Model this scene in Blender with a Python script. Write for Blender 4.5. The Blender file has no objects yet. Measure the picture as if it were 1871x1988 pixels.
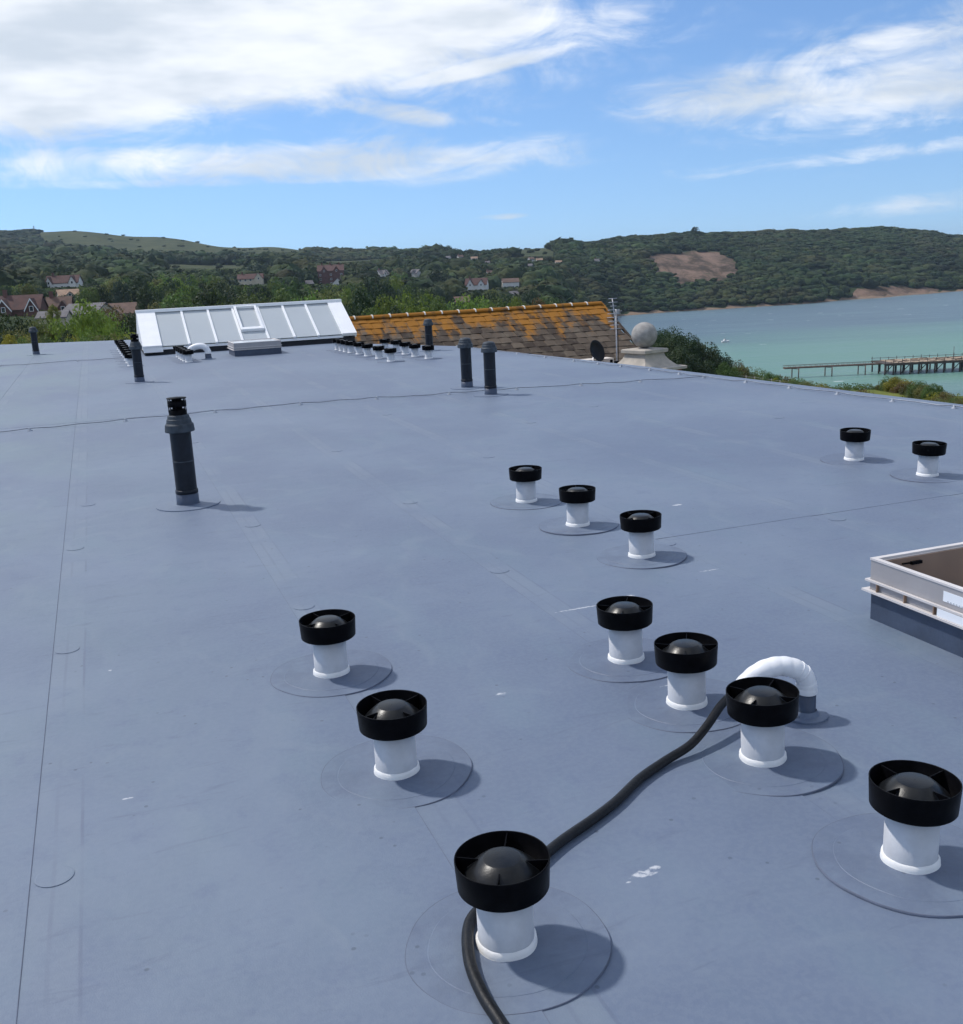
import bpy, bmesh, math, random
import numpy as np
from mathutils import Vector, Matrix, noise as mnoise

scn = bpy.context.scene
COL = scn.collection
rnd = random.Random(7)
nrng = np.random.default_rng(11)

# ------------------------------------------------------------------ camera, sky, sun, exposure
CAM_H, PITCH, ROLL = 1.4, math.radians(13.373), math.radians(2.68)
fw = Vector((0, math.cos(PITCH), -math.sin(PITCH)))
up0 = Vector((0, math.sin(PITCH), math.cos(PITCH)))
rt = Vector((1, 0, 0)) * math.cos(ROLL) - up0 * math.sin(ROLL)
up = up0 * math.cos(ROLL) + Vector((1, 0, 0)) * math.sin(ROLL)
cd = bpy.data.cameras.new('camera')
cam = bpy.data.objects.new('camera', cd); COL.objects.link(cam)
cam.matrix_world = Matrix(((rt.x, up.x, -fw.x, 0), (rt.y, up.y, -fw.y, 0), (rt.z, up.z, -fw.z, CAM_H), (0, 0, 0, 1)))
cd.sensor_fit = 'HORIZONTAL'; cd.sensor_width = 36; cd.lens = 36 * 2000 / 1871
cd.clip_start = 0.05; cd.clip_end = 20000
scn.camera = cam
scn.cycles.max_bounces = 6; scn.cycles.diffuse_bounces = 2; scn.cycles.glossy_bounces = 2; scn.cycles.transparent_max_bounces = 10; scn.cycles.volume_bounces = 0
scn.cycles.use_adaptive_sampling = True; scn.cycles.adaptive_threshold = 0.025; scn.cycles.time_limit = 900

SUN_EL, SUN_AZ = math.radians(53), math.atan2(-0.90, 0.43)      # azimuth from +Y towards +X
scn.view_settings.view_transform = 'Standard'; scn.view_settings.look = 'None'
scn.view_settings.gamma = 1; scn.view_settings.exposure = 0.38; scn.view_settings.use_curve_mapping = False
SKY_STRENGTH, SUN_STRENGTH = 0.096, 2.55
HAZE = 0.00007

sd = bpy.data.lights.new('sun', 'SUN'); sd.energy = SUN_STRENGTH; sd.angle = math.radians(2.6); sd.color = (1.0, 0.955, 0.89)
sun = bpy.data.objects.new('sun', sd); COL.objects.link(sun)
sdir = Vector((math.sin(SUN_AZ) * math.cos(SUN_EL), math.cos(SUN_AZ) * math.cos(SUN_EL), math.sin(SUN_EL)))
sun.rotation_euler = sdir.to_track_quat('Z', 'Y').to_euler(); sun.location = (0, 0, 60)


class NT:
    """terse node-tree builder"""
    def __init__(s, tree): s.t = tree; s.n = tree.nodes; s.l = tree.links
    def add(s, kind, **kw):
        n = s.n.new(kind)
        for k, v in kw.items(): setattr(n, k, v)
        return n
    def put(s, sock, v):
        if hasattr(v, 'is_linked') or isinstance(v, bpy.types.NodeSocket): s.l.new(v, sock)
        else: sock.default_value = v
    def m(s, op, a, b=0.0, c=0.0, clamp=False):
        n = s.add('ShaderNodeMath', operation=op); n.use_clamp = clamp
        s.put(n.inputs[0], a); s.put(n.inputs[1], b); s.put(n.inputs[2], c); return n.outputs[0]
    def vm(s, op, a, b=(0, 0, 0)):
        n = s.add('ShaderNodeVectorMath', operation=op); s.put(n.inputs[0], a); s.put(n.inputs[1], b); return n.outputs[0]
    def sep(s, v): n = s.add('ShaderNodeSeparateXYZ'); s.put(n.inputs[0], v); return n.outputs
    def comb(s, x=0.0, y=0.0, z=0.0):
        n = s.add('ShaderNodeCombineXYZ'); s.put(n.inputs[0], x); s.put(n.inputs[1], y); s.put(n.inputs[2], z); return n.outputs[0]
    def noise(s, vec, scale, detail=4.0, rough=0.55, dist=0.0, col=False):
        n = s.add('ShaderNodeTexNoise')
        if vec is not None: s.put(n.inputs['Vector'], vec)
        n.inputs['Scale'].default_value = scale; n.inputs['Detail'].default_value = detail
        n.inputs['Roughness'].default_value = rough; n.inputs['Distortion'].default_value = dist
        return n.outputs['Color' if col else 'Fac']
    def ss(s, v, lo, hi, a=0.0, b=1.0):
        n = s.add('ShaderNodeMapRange', interpolation_type='SMOOTHSTEP'); s.put(n.inputs['Value'], v)
        n.inputs['From Min'].default_value = lo; n.inputs['From Max'].default_value = hi
        n.inputs['To Min'].default_value = a; n.inputs['To Max'].default_value = b; return n.outputs['Result']
    def mix(s, f, a, b, blend='MIX'):
        n = s.add('ShaderNodeMix', data_type='RGBA', blend_type=blend)
        s.put(n.inputs['Factor'], f)
        for i, v in ((6, a), (7, b)):
            if isinstance(v, tuple) and len(v) == 3: v = (*v, 1)
            s.put(n.inputs[i], v)
        return n.outputs[2]


world = bpy.data.worlds.new('World'); scn.world = world; world.use_nodes = True
W = NT(world.node_tree); W.n.clear()
sky = W.add('ShaderNodeTexSky', sky_type='NISHITA', sun_disc=False)
sky.sun_elevation = SUN_EL; sky.sun_rotation = SUN_AZ; sky.altitude = 40
sky.air_density = 1.0; sky.dust_density = 0.0; sky.ozone_density = 3.0
dirv = W.add('ShaderNodeTexCoord').outputs['Generated']
dx, dy, dz = W.sep(dirv)
az = W.m('ARCTAN2', dx, dy); el = W.m('ARCSINE', dz)
sdv = W.vm('NORMALIZE', W.comb(dx, dy, W.m('ADD', W.m('MULTIPLY', W.m('MAXIMUM', dz, 0.0), 0.85), 0.075))); W.l.new(sdv, sky.inputs['Vector'])
nv = W.comb(W.m('MULTIPLY', az, 1.0), W.m('MULTIPLY', el, 3.6), 0.0)
nbig = W.noise(W.vm('ADD', W.comb(W.m('MULTIPLY', az, 0.8), W.m('MULTIPLY', el, 4.6), 0.0), (3.7, 1.2, 0.3)), 3.2, 6.0, 0.60, 0.5)
nfine = W.noise(W.vm('ADD', W.comb(az, W.m('MULTIPLY', el, 2.2), 0.0), (9.1, 4.4, 2.0)), 13.0, 5.0, 0.66, 0.9)
# the cloud banks of that morning: bearing, elevation, half width, half height, tilt, weight
BANKS = [(-0.27, 0.215, 0.31, 0.068, 0.04, 1.75), (-0.30, 0.34, 0.42, 0.12, 0.0, 1.0), (-0.335, 0.160, 0.15, 0.036, 0.05, 1.0),
         (0.005, 0.172, 0.095, 0.0085, 0.16, 1.0), (-0.085, 0.146, 0.085, 0.010, -0.20, 0.72), (-0.155, 0.101, 0.25, 0.019, -0.01, 0.76),
         (-0.17, 0.086, 0.20, 0.006, 0.0, 0.62),
         (0.42, 0.135, 0.18, 0.030, 0.12, 0.72), (0.235, 0.134, 0.11, 0.020, -0.05, 0.55), (0.33, 0.079, 0.17, 0.008, 0.05, 0.56),
         (0.35, 0.163, 0.115, 0.014, 0.12, 0.6), (0.43, 0.036, 0.13, 0.010, 0.04, 0.5), (0.030, 0.128, 0.030, 0.005, -0.2, 0.42),
         (-0.07, 0.187, 0.13, 0.036, 0.10, 0.90), (0.41, 0.108, 0.10, 0.012, 0.0, 0.6), (0.03, 0.045, 0.03, 0.003, 0.0, 0.6), (0.37, 0.135, 0.20, 0.060, 0.10, 0.42)]
dens = None
ae = W.comb(az, el, 0.0)
for (a0, e0, ha, he, tilt, wgt) in BANKS:
    mp = W.add('ShaderNodeMapping', vector_type='TEXTURE'); W.put(mp.inputs['Vector'], ae)
    mp.inputs['Location'].default_value = (a0, e0, 0); mp.inputs['Rotation'].default_value = (0, 0, math.atan(tilt)); mp.inputs['Scale'].default_value = (ha, he, 1)
    dt = W.add('ShaderNodeVectorMath', operation='DOT_PRODUCT'); W.put(dt.inputs[0], mp.outputs[0]); W.put(dt.inputs[1], mp.outputs[0])
    q = dt.outputs['Value']
    g = W.m('DIVIDE', wgt, W.m('MULTIPLY_ADD', q, q, 1.0))
    dens = g if dens is None else W.m('MAXIMUM', dens, g)
# broken cloud carried on over the unseen sky, thickened to add fill light
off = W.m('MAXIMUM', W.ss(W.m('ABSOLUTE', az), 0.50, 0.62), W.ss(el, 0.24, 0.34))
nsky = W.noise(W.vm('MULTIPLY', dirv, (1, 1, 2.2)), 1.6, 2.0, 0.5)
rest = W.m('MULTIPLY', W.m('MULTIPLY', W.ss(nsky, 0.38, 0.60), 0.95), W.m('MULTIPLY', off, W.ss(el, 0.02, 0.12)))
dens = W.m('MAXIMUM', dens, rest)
tex = W.m('ADD', W.m('MULTIPLY', W.m('SUBTRACT', nbig, 0.5), 1.75), W.m('MULTIPLY', W.m('SUBTRACT', nfine, 0.5), 1.25))
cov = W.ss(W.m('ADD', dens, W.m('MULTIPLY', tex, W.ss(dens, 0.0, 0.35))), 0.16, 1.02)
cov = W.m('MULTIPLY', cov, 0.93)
shade = W.noise(W.vm('ADD', nv, (1.0, 7.0, 5.0)), 5.0, 4.0, 0.55, 0.0)
ccol = W.mix(W.ss(shade, 0.34, 0.62), (0.53, 0.585, 0.65), (0.80, 0.825, 0.86))
skyc = W.add('ShaderNodeVectorMath', operation='SCALE'); W.l.new(sky.outputs[0], skyc.inputs[0]); skyc.inputs['Scale'].default_value = SKY_STRENGTH
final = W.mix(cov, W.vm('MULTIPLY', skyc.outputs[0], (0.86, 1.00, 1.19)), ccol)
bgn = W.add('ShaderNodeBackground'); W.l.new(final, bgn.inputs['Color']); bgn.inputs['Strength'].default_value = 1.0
world.cycles.sampling_method = 'MANUAL'; world.cycles.sample_map_resolution = 256
wo = W.add('ShaderNodeOutputWorld'); W.l.new(bgn.outputs[0], wo.inputs['Surface'])


# ------------------------------------------------------------------ helpers
def tag(o, label=None, cat=None, group=None, kind=None):
    if label: o['label'] = label
    if cat: o['category'] = cat
    if group: o['group'] = group
    if kind: o['kind'] = kind
    return o

def empty(name, loc=(0, 0, 0), rz=0.0):
    o = bpy.data.objects.new(name, None); COL.objects.link(o); o.location = loc; o.rotation_euler = (0, 0, rz)
    o.empty_display_size = 0.1
    return o

def link(name, me, parent=None, mat=None):
    o = bpy.data.objects.new(name, me); COL.objects.link(o)
    if mat is not None and not me.materials: me.materials.append(mat)
    if parent is not None: o.parent = parent
    return o

def copy_tree(o, parent=None):
    c = o.copy(); COL.objects.link(c); c.parent = parent
    for ch in list(o.children): copy_tree(ch, c)
    return c

class MB:
    """collects simple shapes, then becomes ONE mesh"""
    def __init__(s): s.v = []; s.f = []; s.sm = []
    def raw(s, vs, fs, smooth=False):
        k = len(s.v); s.v += [tuple(p) for p in vs]; s.f += [tuple(i + k for i in q) for q in fs]; s.sm += [smooth] * len(fs); return s
    def box(s, x0, x1, y0, y1, z0, z1):
        return s.raw([(x0, y0, z0), (x1, y0, z0), (x1, y1, z0), (x0, y1, z0), (x0, y0, z1), (x1, y0, z1), (x1, y1, z1), (x0, y1, z1)],
                     [(0, 3, 2, 1), (4, 5, 6, 7), (0, 1, 5, 4), (1, 2, 6, 5), (2, 3, 7, 6), (3, 0, 4, 7)])
    def prism(s, poly, axis_vec):
        """poly: 3D loop, extruded by axis_vec"""
        n = len(poly); a = Vector(axis_vec)
        vs = [Vector(p) for p in poly] + [Vector(p) + a for p in poly]
        return s.raw(vs, [tuple(reversed(range(n))), tuple(range(n, 2 * n))] + [(i, (i + 1) % n, n + (i + 1) % n, n + i) for i in range(n)])
    def lathe(s, prof, seg=32, cx=0.0, cy=0.0, smooth=True, cap0=False, cap1=False):
        vs = [(cx + r * math.cos(2 * math.pi * j / seg), cy + r * math.sin(2 * math.pi * j / seg), z) for (r, z) in prof for j in range(seg)]
        fs = []
        for i in range(len(prof) - 1):
            for j in range(seg):
                j2 = (j + 1) % seg
                fs.append((i * seg + j, i * seg + j2, (i + 1) * seg + j2, (i + 1) * seg + j))
        s.raw(vs, fs, smooth)
        k = len(s.v) - len(vs)
        if cap0: s.f.append(tuple(k + j for j in reversed(range(seg)))); s.sm.append(False)
        if cap1: s.f.append(tuple(k + (len(prof) - 1) * seg + j for j in range(seg))); s.sm.append(False)
        return s
    def tube(s, pts, rad, seg=12, cap=True, smooth=True):
        pts = [Vector(p) for p in pts]; n = len(pts)
        rads = rad if isinstance(rad, (list, tuple)) else [rad] * n
        prev = None; vs = []
        for i, p in enumerate(pts):
            t = (pts[min(i + 1, n - 1)] - pts[max(i - 1, 0)]).normalized()
            if prev is None:
                ref = Vector((0, 0, 1)) if abs(t.z) < 0.9 else Vector((1, 0, 0)); nn = t.cross(ref).normalized()
            else: nn = (prev - t * prev.dot(t)).normalized()
            prev = nn; bn = t.cross(nn)
            for j in range(seg):
                a = 2 * math.pi * j / seg; vs.append(p + (nn * math.cos(a) + bn * math.sin(a)) * rads[i])
        fs = [(i * seg + j, i * seg + (j + 1) % seg, (i + 1) * seg + (j + 1) % seg, (i + 1) * seg + j) for i in range(n - 1) for j in range(seg)]
        s.raw(vs, fs, smooth)
        if cap:
            k = len(s.v) - len(vs)
            s.f += [tuple(k + j for j in reversed(range(seg))), tuple(k + (n - 1) * seg + j for j in range(seg))]; s.sm += [False, False]
        return s
    def mesh(s, name):
        me = bpy.data.meshes.new(name); me.from_pydata(s.v, [], s.f); me.validate()
        if len(me.polygons) == len(s.sm): me.polygons.foreach_set('use_smooth', s.sm)
        bm = bmesh.new(); bm.from_mesh(me); bmesh.ops.recalc_face_normals(bm, faces=bm.faces); bm.to_mesh(me); bm.free()
        me.update(); return me
    def build(s, name, mat, parent=None): return link(name, s.mesh(name), parent, mat)

def smooth_path(pts, n=8):
    pts = [Vector(p) for p in pts]; out = []
    P = [pts[0] * 2 - pts[1]] + pts + [pts[-1] * 2 - pts[-2]]
    for i in range(1, len(P) - 2):
        for k in range(n):
            t = k / n; a, b, c, d = P[i - 1], P[i], P[i + 1], P[i + 2]
            out.append(0.5 * ((2 * b) + (c - a) * t + (2 * a - 5 * b + 4 * c - d) * t * t + (3 * b - a - 3 * c + d) * t ** 3))
    return out + [pts[-1]]

def mat(name, col, rough=0.6, var=0.12, vscale=4.0, bump=0.0, bscale=40.0, spec=0.5, metal=0.0, rand=0.0, col2=None, coords='Object'):
    """procedural Principled: base colour broken up by noise, optional second colour, per-object variation and bump"""
    m = bpy.data.materials.new(name); m.use_nodes = True; T = NT(m.node_tree)
    b = T.n['Principled BSDF']
    tc = T.add('ShaderNodeTexCoord').outputs['Object'] if coords == 'Object' else T.add('ShaderNodeNewGeometry').outputs['Position']
    n = T.noise(tc, vscale, 6.0, 0.6)
    c2 = col2 if col2 else tuple(min(1, c * (1 + var)) for c in col)
    c1 = col if col2 else tuple(c * (1 - var) for c in col)
    c = T.mix(T.ss(n, 0.3, 0.7), c1, c2)
    if rand:
        oi = T.add('ShaderNodeObjectInfo').outputs['Random']
        hs = T.add('ShaderNodeHueSaturation'); T.put(hs.inputs['Color'], c)
        T.put(hs.inputs['Value'], T.m('ADD', T.m('MULTIPLY', oi, 2 * rand), 1 - rand))
        T.put(hs.inputs['Hue'], T.m('ADD', T.m('MULTIPLY', T.m('FRACT', T.m('MULTIPLY', oi, 7.31)), 0.04 if rand > .2 else 0.01), 0.5 - (0.02 if rand > .2 else 0.005)))
        c = hs.outputs[0]
    T.put(b.inputs['Base Color'], c)
    T.put(b.inputs['Roughness'], T.m('ADD', T.m('MULTIPLY', n, 0.16), rough - 0.08, clamp=True))
    b.inputs['Specular IOR Level'].default_value = spec; b.inputs['Metallic'].default_value = metal
    if bump:
        bn = T.add('ShaderNodeBump'); bn.inputs['Strength'].default_value = bump; bn.inputs['Distance'].default_value = 0.01
        T.put(bn.inputs['Height'], T.noise(tc, bscale, 5.0, 0.6)); T.l.new(bn.outputs[0], b.inputs['Normal'])
    return m

# roof frame: s runs across the roof (right and away), t along the laps (away and left)
RZ = math.atan2(0.339, 0.941); BX, BY = math.cos(RZ), math.sin(RZ)
def P(s, t, z=0.0): return Vector((s * BX - t * BY, s * BY + t * BX, z))

# ------------------------------------------------------------------ ground (one sheet), sea
def K(u): return (u - 913.3) * 4.8696e-4                            # bearing as x / y
PROF = [(0, [(0, -13), (60, -12), (150, -9), (220, -6), (450, -1), (700, 11), (1000, 26), (1400, 52), (1800, 92), (2600, 80)]),
        (140, [(0, -13), (60, -12.5), (150, -10), (300, -5), (450, -2), (700, 9), (1000, 22), (1400, 46), (1800, 91), (2600, 75)]),
        (300, [(0, -13), (60, -13), (150, -12), (300, -9), (450, -5), (700, 4), (1000, 15), (1400, 36), (1800, 75), (2600, 60)]),
        (500, [(0, -13), (60, -13), (150, -13), (300, -12), (500, -8), (700, 1), (1000, 12), (1350, 24), (1700, 47), (2600, 40)]),
        (700, [(0, -13), (60, -13), (150, -14), (300, -13), (500, -10), (700, -5), (1000, 6), (1300, 16), (1550, 28), (2600, 20)]),
        (900, [(0, -13), (60, -13), (150, -15), (300, -17), (600, -14), (800, -5), (1100, 8), (1500, 24), (2600, 10)]),
        (1060, [(0, -13), (60, -13), (150, -15), (300, -20), (600, -18), (800, -9), (1100, 7), (1450, 22), (2600, 10)]),
        (1150, [(0, -13), (60, -13), (130, -15), (165, -18), (230, -40), (600, -43), (780, -32), (1000, -6), (1200, 10), (1430, 25), (2600, 5)]),
        (1205, [(0, -13), (60, -14), (130, -14.3), (165, -18), (210, -46), (300, -52), (862, -48), (886, -43.6), (930, -36), (1050, -11), (1200, 9), (1400, 29), (2600, -20)]),
        (1350, [(0, -13), (60, -14), (148, -14), (168, -18), (205, -46), (300, -55), (890, -50), (912, -43.6), (950, -34), (1100, -9), (1250, 12), (1400, 31), (2600, -30)]),
        (1500, [(0, -13), (60, -14), (132, -14), (150, -20), (188, -46), (300, -55), (905, -50), (932, -43.6), (970, -34), (1110, -10), (1270, 12), (1420, 31), (2600, -30)]),
        (1700, [(0, -13), (60, -14), (116, -14), (135, -20), (175, -46), (300, -55), (960, -50), (986, -43.6), (1020, -35), (1170, -12), (1330, 10), (1500, 29), (2600, -40)]),
        (1790, [(0, -13), (60, -14), (112, -14), (130, -20), (170, -46), (300, -55), (995, -50), (1022, -43.6), (1060, -36), (1200, -14), (1360, 6), (1530, 22), (2600, -45)]),
        (1871, [(0, -13), (60, -14), (108, -14), (126, -20), (165, -46), (300, -55), (1020, -50), (1050, -43.6), (1090, -37), (1230, -18), (1400, 0), (1600, 12), (2600, -50)]),
        (2500, [(0, -13), (50, -14), (85, -14), (105, -20), (140, -46), (300, -55), (1300, -52), (1400, -43.6), (1500, -36), (1700, -20), (2000, -16), (2600, -55)])]
KS = np.array([K(p[0]) for p in PROF])

def fbm(x, y, seed=0):
    r = np.random.default_rng(seed); out = 0.0; amp = 1.0; fr = 1.0
    for o in range(5):
        for _ in range(3):
            a = r.uniform(0, 6.28); ph = r.uniform(0, 6.28)
            out = out + amp * np.sin(fr * (np.cos(a) * x + np.sin(a) * y) + ph) / 3
        amp *= 0.52; fr *= 1.93
    return out

def terrain(x, y):
    x = np.asarray(x, float); y = np.asarray(y, float)
    yy = np.maximum(y, 1.0); k = np.clip(x / np.maximum(yy, 40.0), KS[0], KS[-1])
    cols = np.stack([np.interp(yy, [q[0] for q in p[1]], [q[1] for q in p[1]]) for p in PROF])
    i = np.clip(np.searchsorted(KS, k) - 1, 0, len(KS) - 2)
    w = np.clip((k - KS[i]) / (KS[i + 1] - KS[i]), 0, 1); w = w * w * (3 - 2 * w)
    ix = np.indices(k.shape) if k.ndim else ()
    z = cols[(i, *ix)] * (1 - w) + cols[(i + 1, *ix)] * w
    far = np.clip((yy - 150) / 700, 0, 1)
    shore = np.clip((z + 44) / 12.0, 0, 1)
    return z + shore * (far * 3.0 * fbm(x / 130, y / 130, 3) + 0.25 * fbm(x / 12, y / 12, 5) * np.clip(far * 4, 0, 1))

def u_of(x, y): return np.asarray(x) / np.maximum(np.asarray(y, float), 1.0) / 4.8696e-4 + 913.3

def scar(x, y):
    """the landslip on the headland: under 1 inside"""
    return ((u_of(x, y) - 1345) / 84) ** 2 + ((np.asarray(y) - 1112) / 92) ** 2 + .32 * fbm(x / 60, y / 60, 9) + .30 * fbm(x / 17, y / 17, 12)

def cover(x, y, z):
    """what grows there: 0 wood floor, 1 grass, 2 bare soil, 3 beach"""
    u = u_of(x, y); c = np.zeros_like(u); wob = fbm(x / 60, y / 60, 9)
    g = ((u > 90 + 12 * wob) & (u < 600) & (y > 1370 + 60 * wob + np.maximum(0, 300 - u) * .9))
    g |= (u > 315) & (u < 492) & (y > 950 + 15 * wob) & (y < 1090 + 12 * wob)
    g |= (u > 500) & (u < 545) & (y > 985) & (y < 1060)
    g |= (u > 600) & (u < 790) & (y > 1190 + 40 * wob) & (y < 1320 + 30 * wob)
    g |= (u > 860) & (u < 1075 + 10 * wob) & (y > 1180 + 40 * wob)
    g |= (u > 1000) & (u < 1085) & (y > 1080 + 20 * wob) & (y < 1250)
    g |= (y < 165) & (z > -16)
    c[g] = 1
    s = scar(x, y) < 1
    s |= (u > 1440) & (z < -38.5 + 4 * wob) & (z > -43) & (y > 500) & (wob > 0.60)
    s |= (u > 1440) & (u < 1700) & (wob > 0.75) & (z < -20) & (y > 500)
    s |= (u > 1180) & (y < 260) & (z < -16)
    c[s] = 2
    c[(z < -42.6)] = 3
    return c

ys = np.concatenate([np.linspace(-400, 40, 12), np.geomspace(44, 330, 70), np.geomspace(334, 2700, 190), np.geomspace(2900, 9000, 8)])
ks = np.concatenate([np.linspace(-3, -0.56, 24), np.linspace(-0.55, 0.62, 400), np.linspace(0.63, 3, 24)])
KK, YY = np.meshgrid(ks, ys); XX = KK * np.maximum(np.abs(YY), 130); ZZ = terrain(XX, YY)
nv_, nk = len(ys), len(ks)
verts = np.stack([XX, YY, ZZ], -1).reshape(-1, 3)
idx = np.arange(nv_ * nk).reshape(nv_, nk)
faces = np.stack([idx[:-1, :-1], idx[:-1, 1:], idx[1:, 1:], idx[1:, :-1]], -1).reshape(-1, 4)

def np_mesh(name, v, f, attr=None, smooth=False):
    me = bpy.data.meshes.new(name); n = f.shape[1]
    me.vertices.add(len(v)); me.vertices.foreach_set('co', np.ascontiguousarray(v, dtype=np.float32).ravel())
    me.loops.add(f.size); me.loops.foreach_set('vertex_index', np.ascontiguousarray(f, dtype=np.int32).ravel())
    me.polygons.add(len(f)); me.polygons.foreach_set('loop_start', np.arange(0, f.size, n, dtype=np.int32))
    if smooth: me.polygons.foreach_set('use_smooth', np.ones(len(f), bool))
    if attr:
        for k, a in attr.items():
            at = me.attributes.new(k, 'FLOAT', 'POINT'); at.data.foreach_set('value', np.ascontiguousarray(a, dtype=np.float32))
    me.update(calc_edges=True); return me

cv = cover(XX, YY, ZZ).ravel()
gm = bpy.data.materials.new('ground_cover'); gm.use_nodes = True; T = NT(gm.node_tree); b = T.n['Principled BSDF']
pos = T.add('ShaderNodeNewGeometry').outputs['Position']
def attr(T, n): a = T.add('ShaderNodeAttribute'); a.attribute_name = n; return a.outputs['Fac']
ag, as_, ab = attr(T, 'grass'), attr(T, 'soil'), attr(T, 'beach')
n1 = T.noise(pos, 0.03, 6, 0.65); n2 = T.noise(pos, 0.25, 5, 0.6)
downs = T.ss(T.sep(pos)[1], 300, 600)
gcol = T.mix(T.ss(n1, 0.35, 0.65), T.mix(downs, (0.075, 0.105, 0.022), (0.040, 0.052, 0.022)), T.mix(downs, (0.150, 0.165, 0.042), (0.070, 0.078, 0.034)))
c = T.mix(T.ss(n2, 0.3, 0.7), (0.020, 0.034, 0.014), (0.042, 0.058, 0.022))
c = T.mix(T.ss(T.m('ADD', ag, T.m('MULTIPLY', T.m('SUBTRACT', n2, 0.5), 0.5)), 0.35, 0.65), c, gcol)
n3 = T.noise(T.vm('MULTIPLY', pos, (1.0, 0.30, 1.0)), 0.055, 6, 0.7, 0.6)
scol = T.mix(T.ss(T.m('ADD', T.m('MULTIPLY', n3, 0.75), T.m('MULTIPLY', n2, 0.25)), 0.36, 0.64), (0.048, 0.036, 0.024), (0.215, 0.145, 0.108))
scol = T.mix(T.m('MULTIPLY', T.ss(T.noise(pos, 0.03, 5, 0.65), 0.55, 0.68), 0.6), scol, (0.045, 0.055, 0.024))
c = T.mix(T.ss(T.m('ADD', as_, T.m('MULTIPLY', T.m('SUBTRACT', n2, 0.5), 0.9)), 0.3, 0.6), c, scol)
c = T.mix(T.ss(ab, 0.3, 0.7), c, T.mix(n2, (0.15, 0.090, 0.062), (0.30, 0.23, 0.165)))
T.put(b.inputs['Base Color'], c); b.inputs['Roughness'].default_value = 0.95; b.inputs['Specular IOR Level'].default_value = 0.1
bn = T.add('ShaderNodeBump'); bn.inputs['Strength'].default_value = 0.6; bn.inputs['Distance'].default_value = 1.5
T.put(bn.inputs['Height'], T.noise(pos, 0.4, 6, 0.65)); T.l.new(bn.outputs[0], b.inputs['Normal'])
ground = link('ground', np_mesh('ground', verts, faces, dict(grass=(cv == 1) * 1.0, soil=np.maximum((cv == 2) * 1.0, np.clip(1.6 - scar(XX, YY), 0, 1).ravel()), beach=(cv == 3) * 1.0), True), None, gm)
tag(ground, 'grassy cliff top, wooded valley and hills around the bay', kind='structure')

sm = bpy.data.materials.new('sea_water'); sm.use_nodes = True; T = NT(sm.node_tree); b = T.n['Principled BSDF']
pos = T.add('ShaderNodeNewGeometry').outputs['Position']; px, py, pz = T.sep(pos)
big = T.noise(T.vm('MULTIPLY', pos, (0.35, 1.0, 1.0)), 0.006, 4, 0.55)
yw = T.m('ADD', py, T.m('MULTIPLY', T.m('SUBTRACT', big, 0.5), 330)); yw = T.m('SUBTRACT', yw, T.m('MULTIPLY', px, 0.10))
shal = T.m('MULTIPLY', T.ss(yw, 250, 345), T.ss(yw, 640, 470))
c = T.mix(shal, (0.074, 0.120, 0.152), (0.112, 0.228, 0.178))
streak = T.noise(T.vm('MULTIPLY', pos, (0.10, 1.0, 1.0)), 0.09, 5, 0.6)
c = T.mix(T.m('MULTIPLY', T.ss(streak, 0.40, 0.72), 0.42), c, (0.15, 0.24, 0.25))
foam = T.ss(T.noise(T.vm('MULTIPLY', pos, (0.35, 1.0, 1.0)), 0.22, 2, 0.5), 0.735, 0.765)
c = T.mix(foam, c, (0.75, 0.8, 0.8))
T.put(b.inputs['Base Color'], c); b.inputs['Roughness'].default_value = 0.38; b.inputs['IOR'].default_value = 1.33
b.inputs['Specular IOR Level'].default_value = 0.35
bn = T.add('ShaderNodeBump'); bn.inputs['Strength'].default_value = 0.9; bn.inputs['Distance'].default_value = 0.5
T.put(bn.inputs['Height'], T.noise(T.vm('MULTIPLY', pos, (0.5, 1.0, 1.0)), 0.35, 4, 0.6)); T.l.new(bn.outputs[0], b.inputs['Normal'])
sx = np.linspace(-400, 9000, 60); sy = np.linspace(100, 9500, 60); SX, SY = np.meshgrid(sx, sy)
ii = np.arange(3600).reshape(60, 60)
sea = link('sea', np_mesh('sea', np.stack([SX, SY, np.full_like(SX, -44.0)], -1).reshape(-1, 3),
           np.stack([ii[:-1, :-1], ii[:-1, 1:], ii[1:, 1:], ii[1:, :-1]], -1).reshape(-1, 4)), None, sm)
tag(sea, 'turquoise and grey blue water of the bay', kind='structure')

# ------------------------------------------------------------------ the flat roof
DROPS = [(1.129, 3.024, 0.018, 0.009), (1.045, 1.905, 0.030, 0.012), (1.083, 1.915, 0.012, 0.008), (1.99, 3.745, 0.035, 0.012), (1.90, 3.725, 0.06, 0.008), (1.75, 3.70, 0.10, 0.006),
         (3.048, 5.095, 0.028, 0.016), (-0.103, 3.88, 0.007, 0.007), (-0.078, 2.82, 0.016, 0.004), (1.642, 2.83, 0.018, 0.004), (1.0, 1.89, 0.006, 0.004), (2.5, 3.9, 0.05, 0.004)]
mm = bpy.data.materials.new('roof_membrane'); mm.use_nodes = True; T = NT(mm.node_tree); b = T.n['Principled BSDF']
pos = T.add('ShaderNodeNewGeometry').outputs['Position']
vr = T.add('ShaderNodeVectorRotate', rotation_type='Z_AXIS'); T.put(vr.inputs['Vector'], pos); vr.inputs['Angle'].default_value = -RZ
rp = vr.outputs[0]; rs, rtt, rz_ = T.sep(rp)
nA = T.noise(rp, 0.55, 5, 0.6, 0.4); nB = T.noise(T.vm('MULTIPLY', rp, (1.0, 0.35, 1.0)), 3.2, 5, 0.6); nC = T.noise(rp, 55, 3, 0.6)
nM = T.noise(T.vm('ADD', rp, (31.0, 7.0, 0.0)), 9.0, 6, 0.7)
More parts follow.
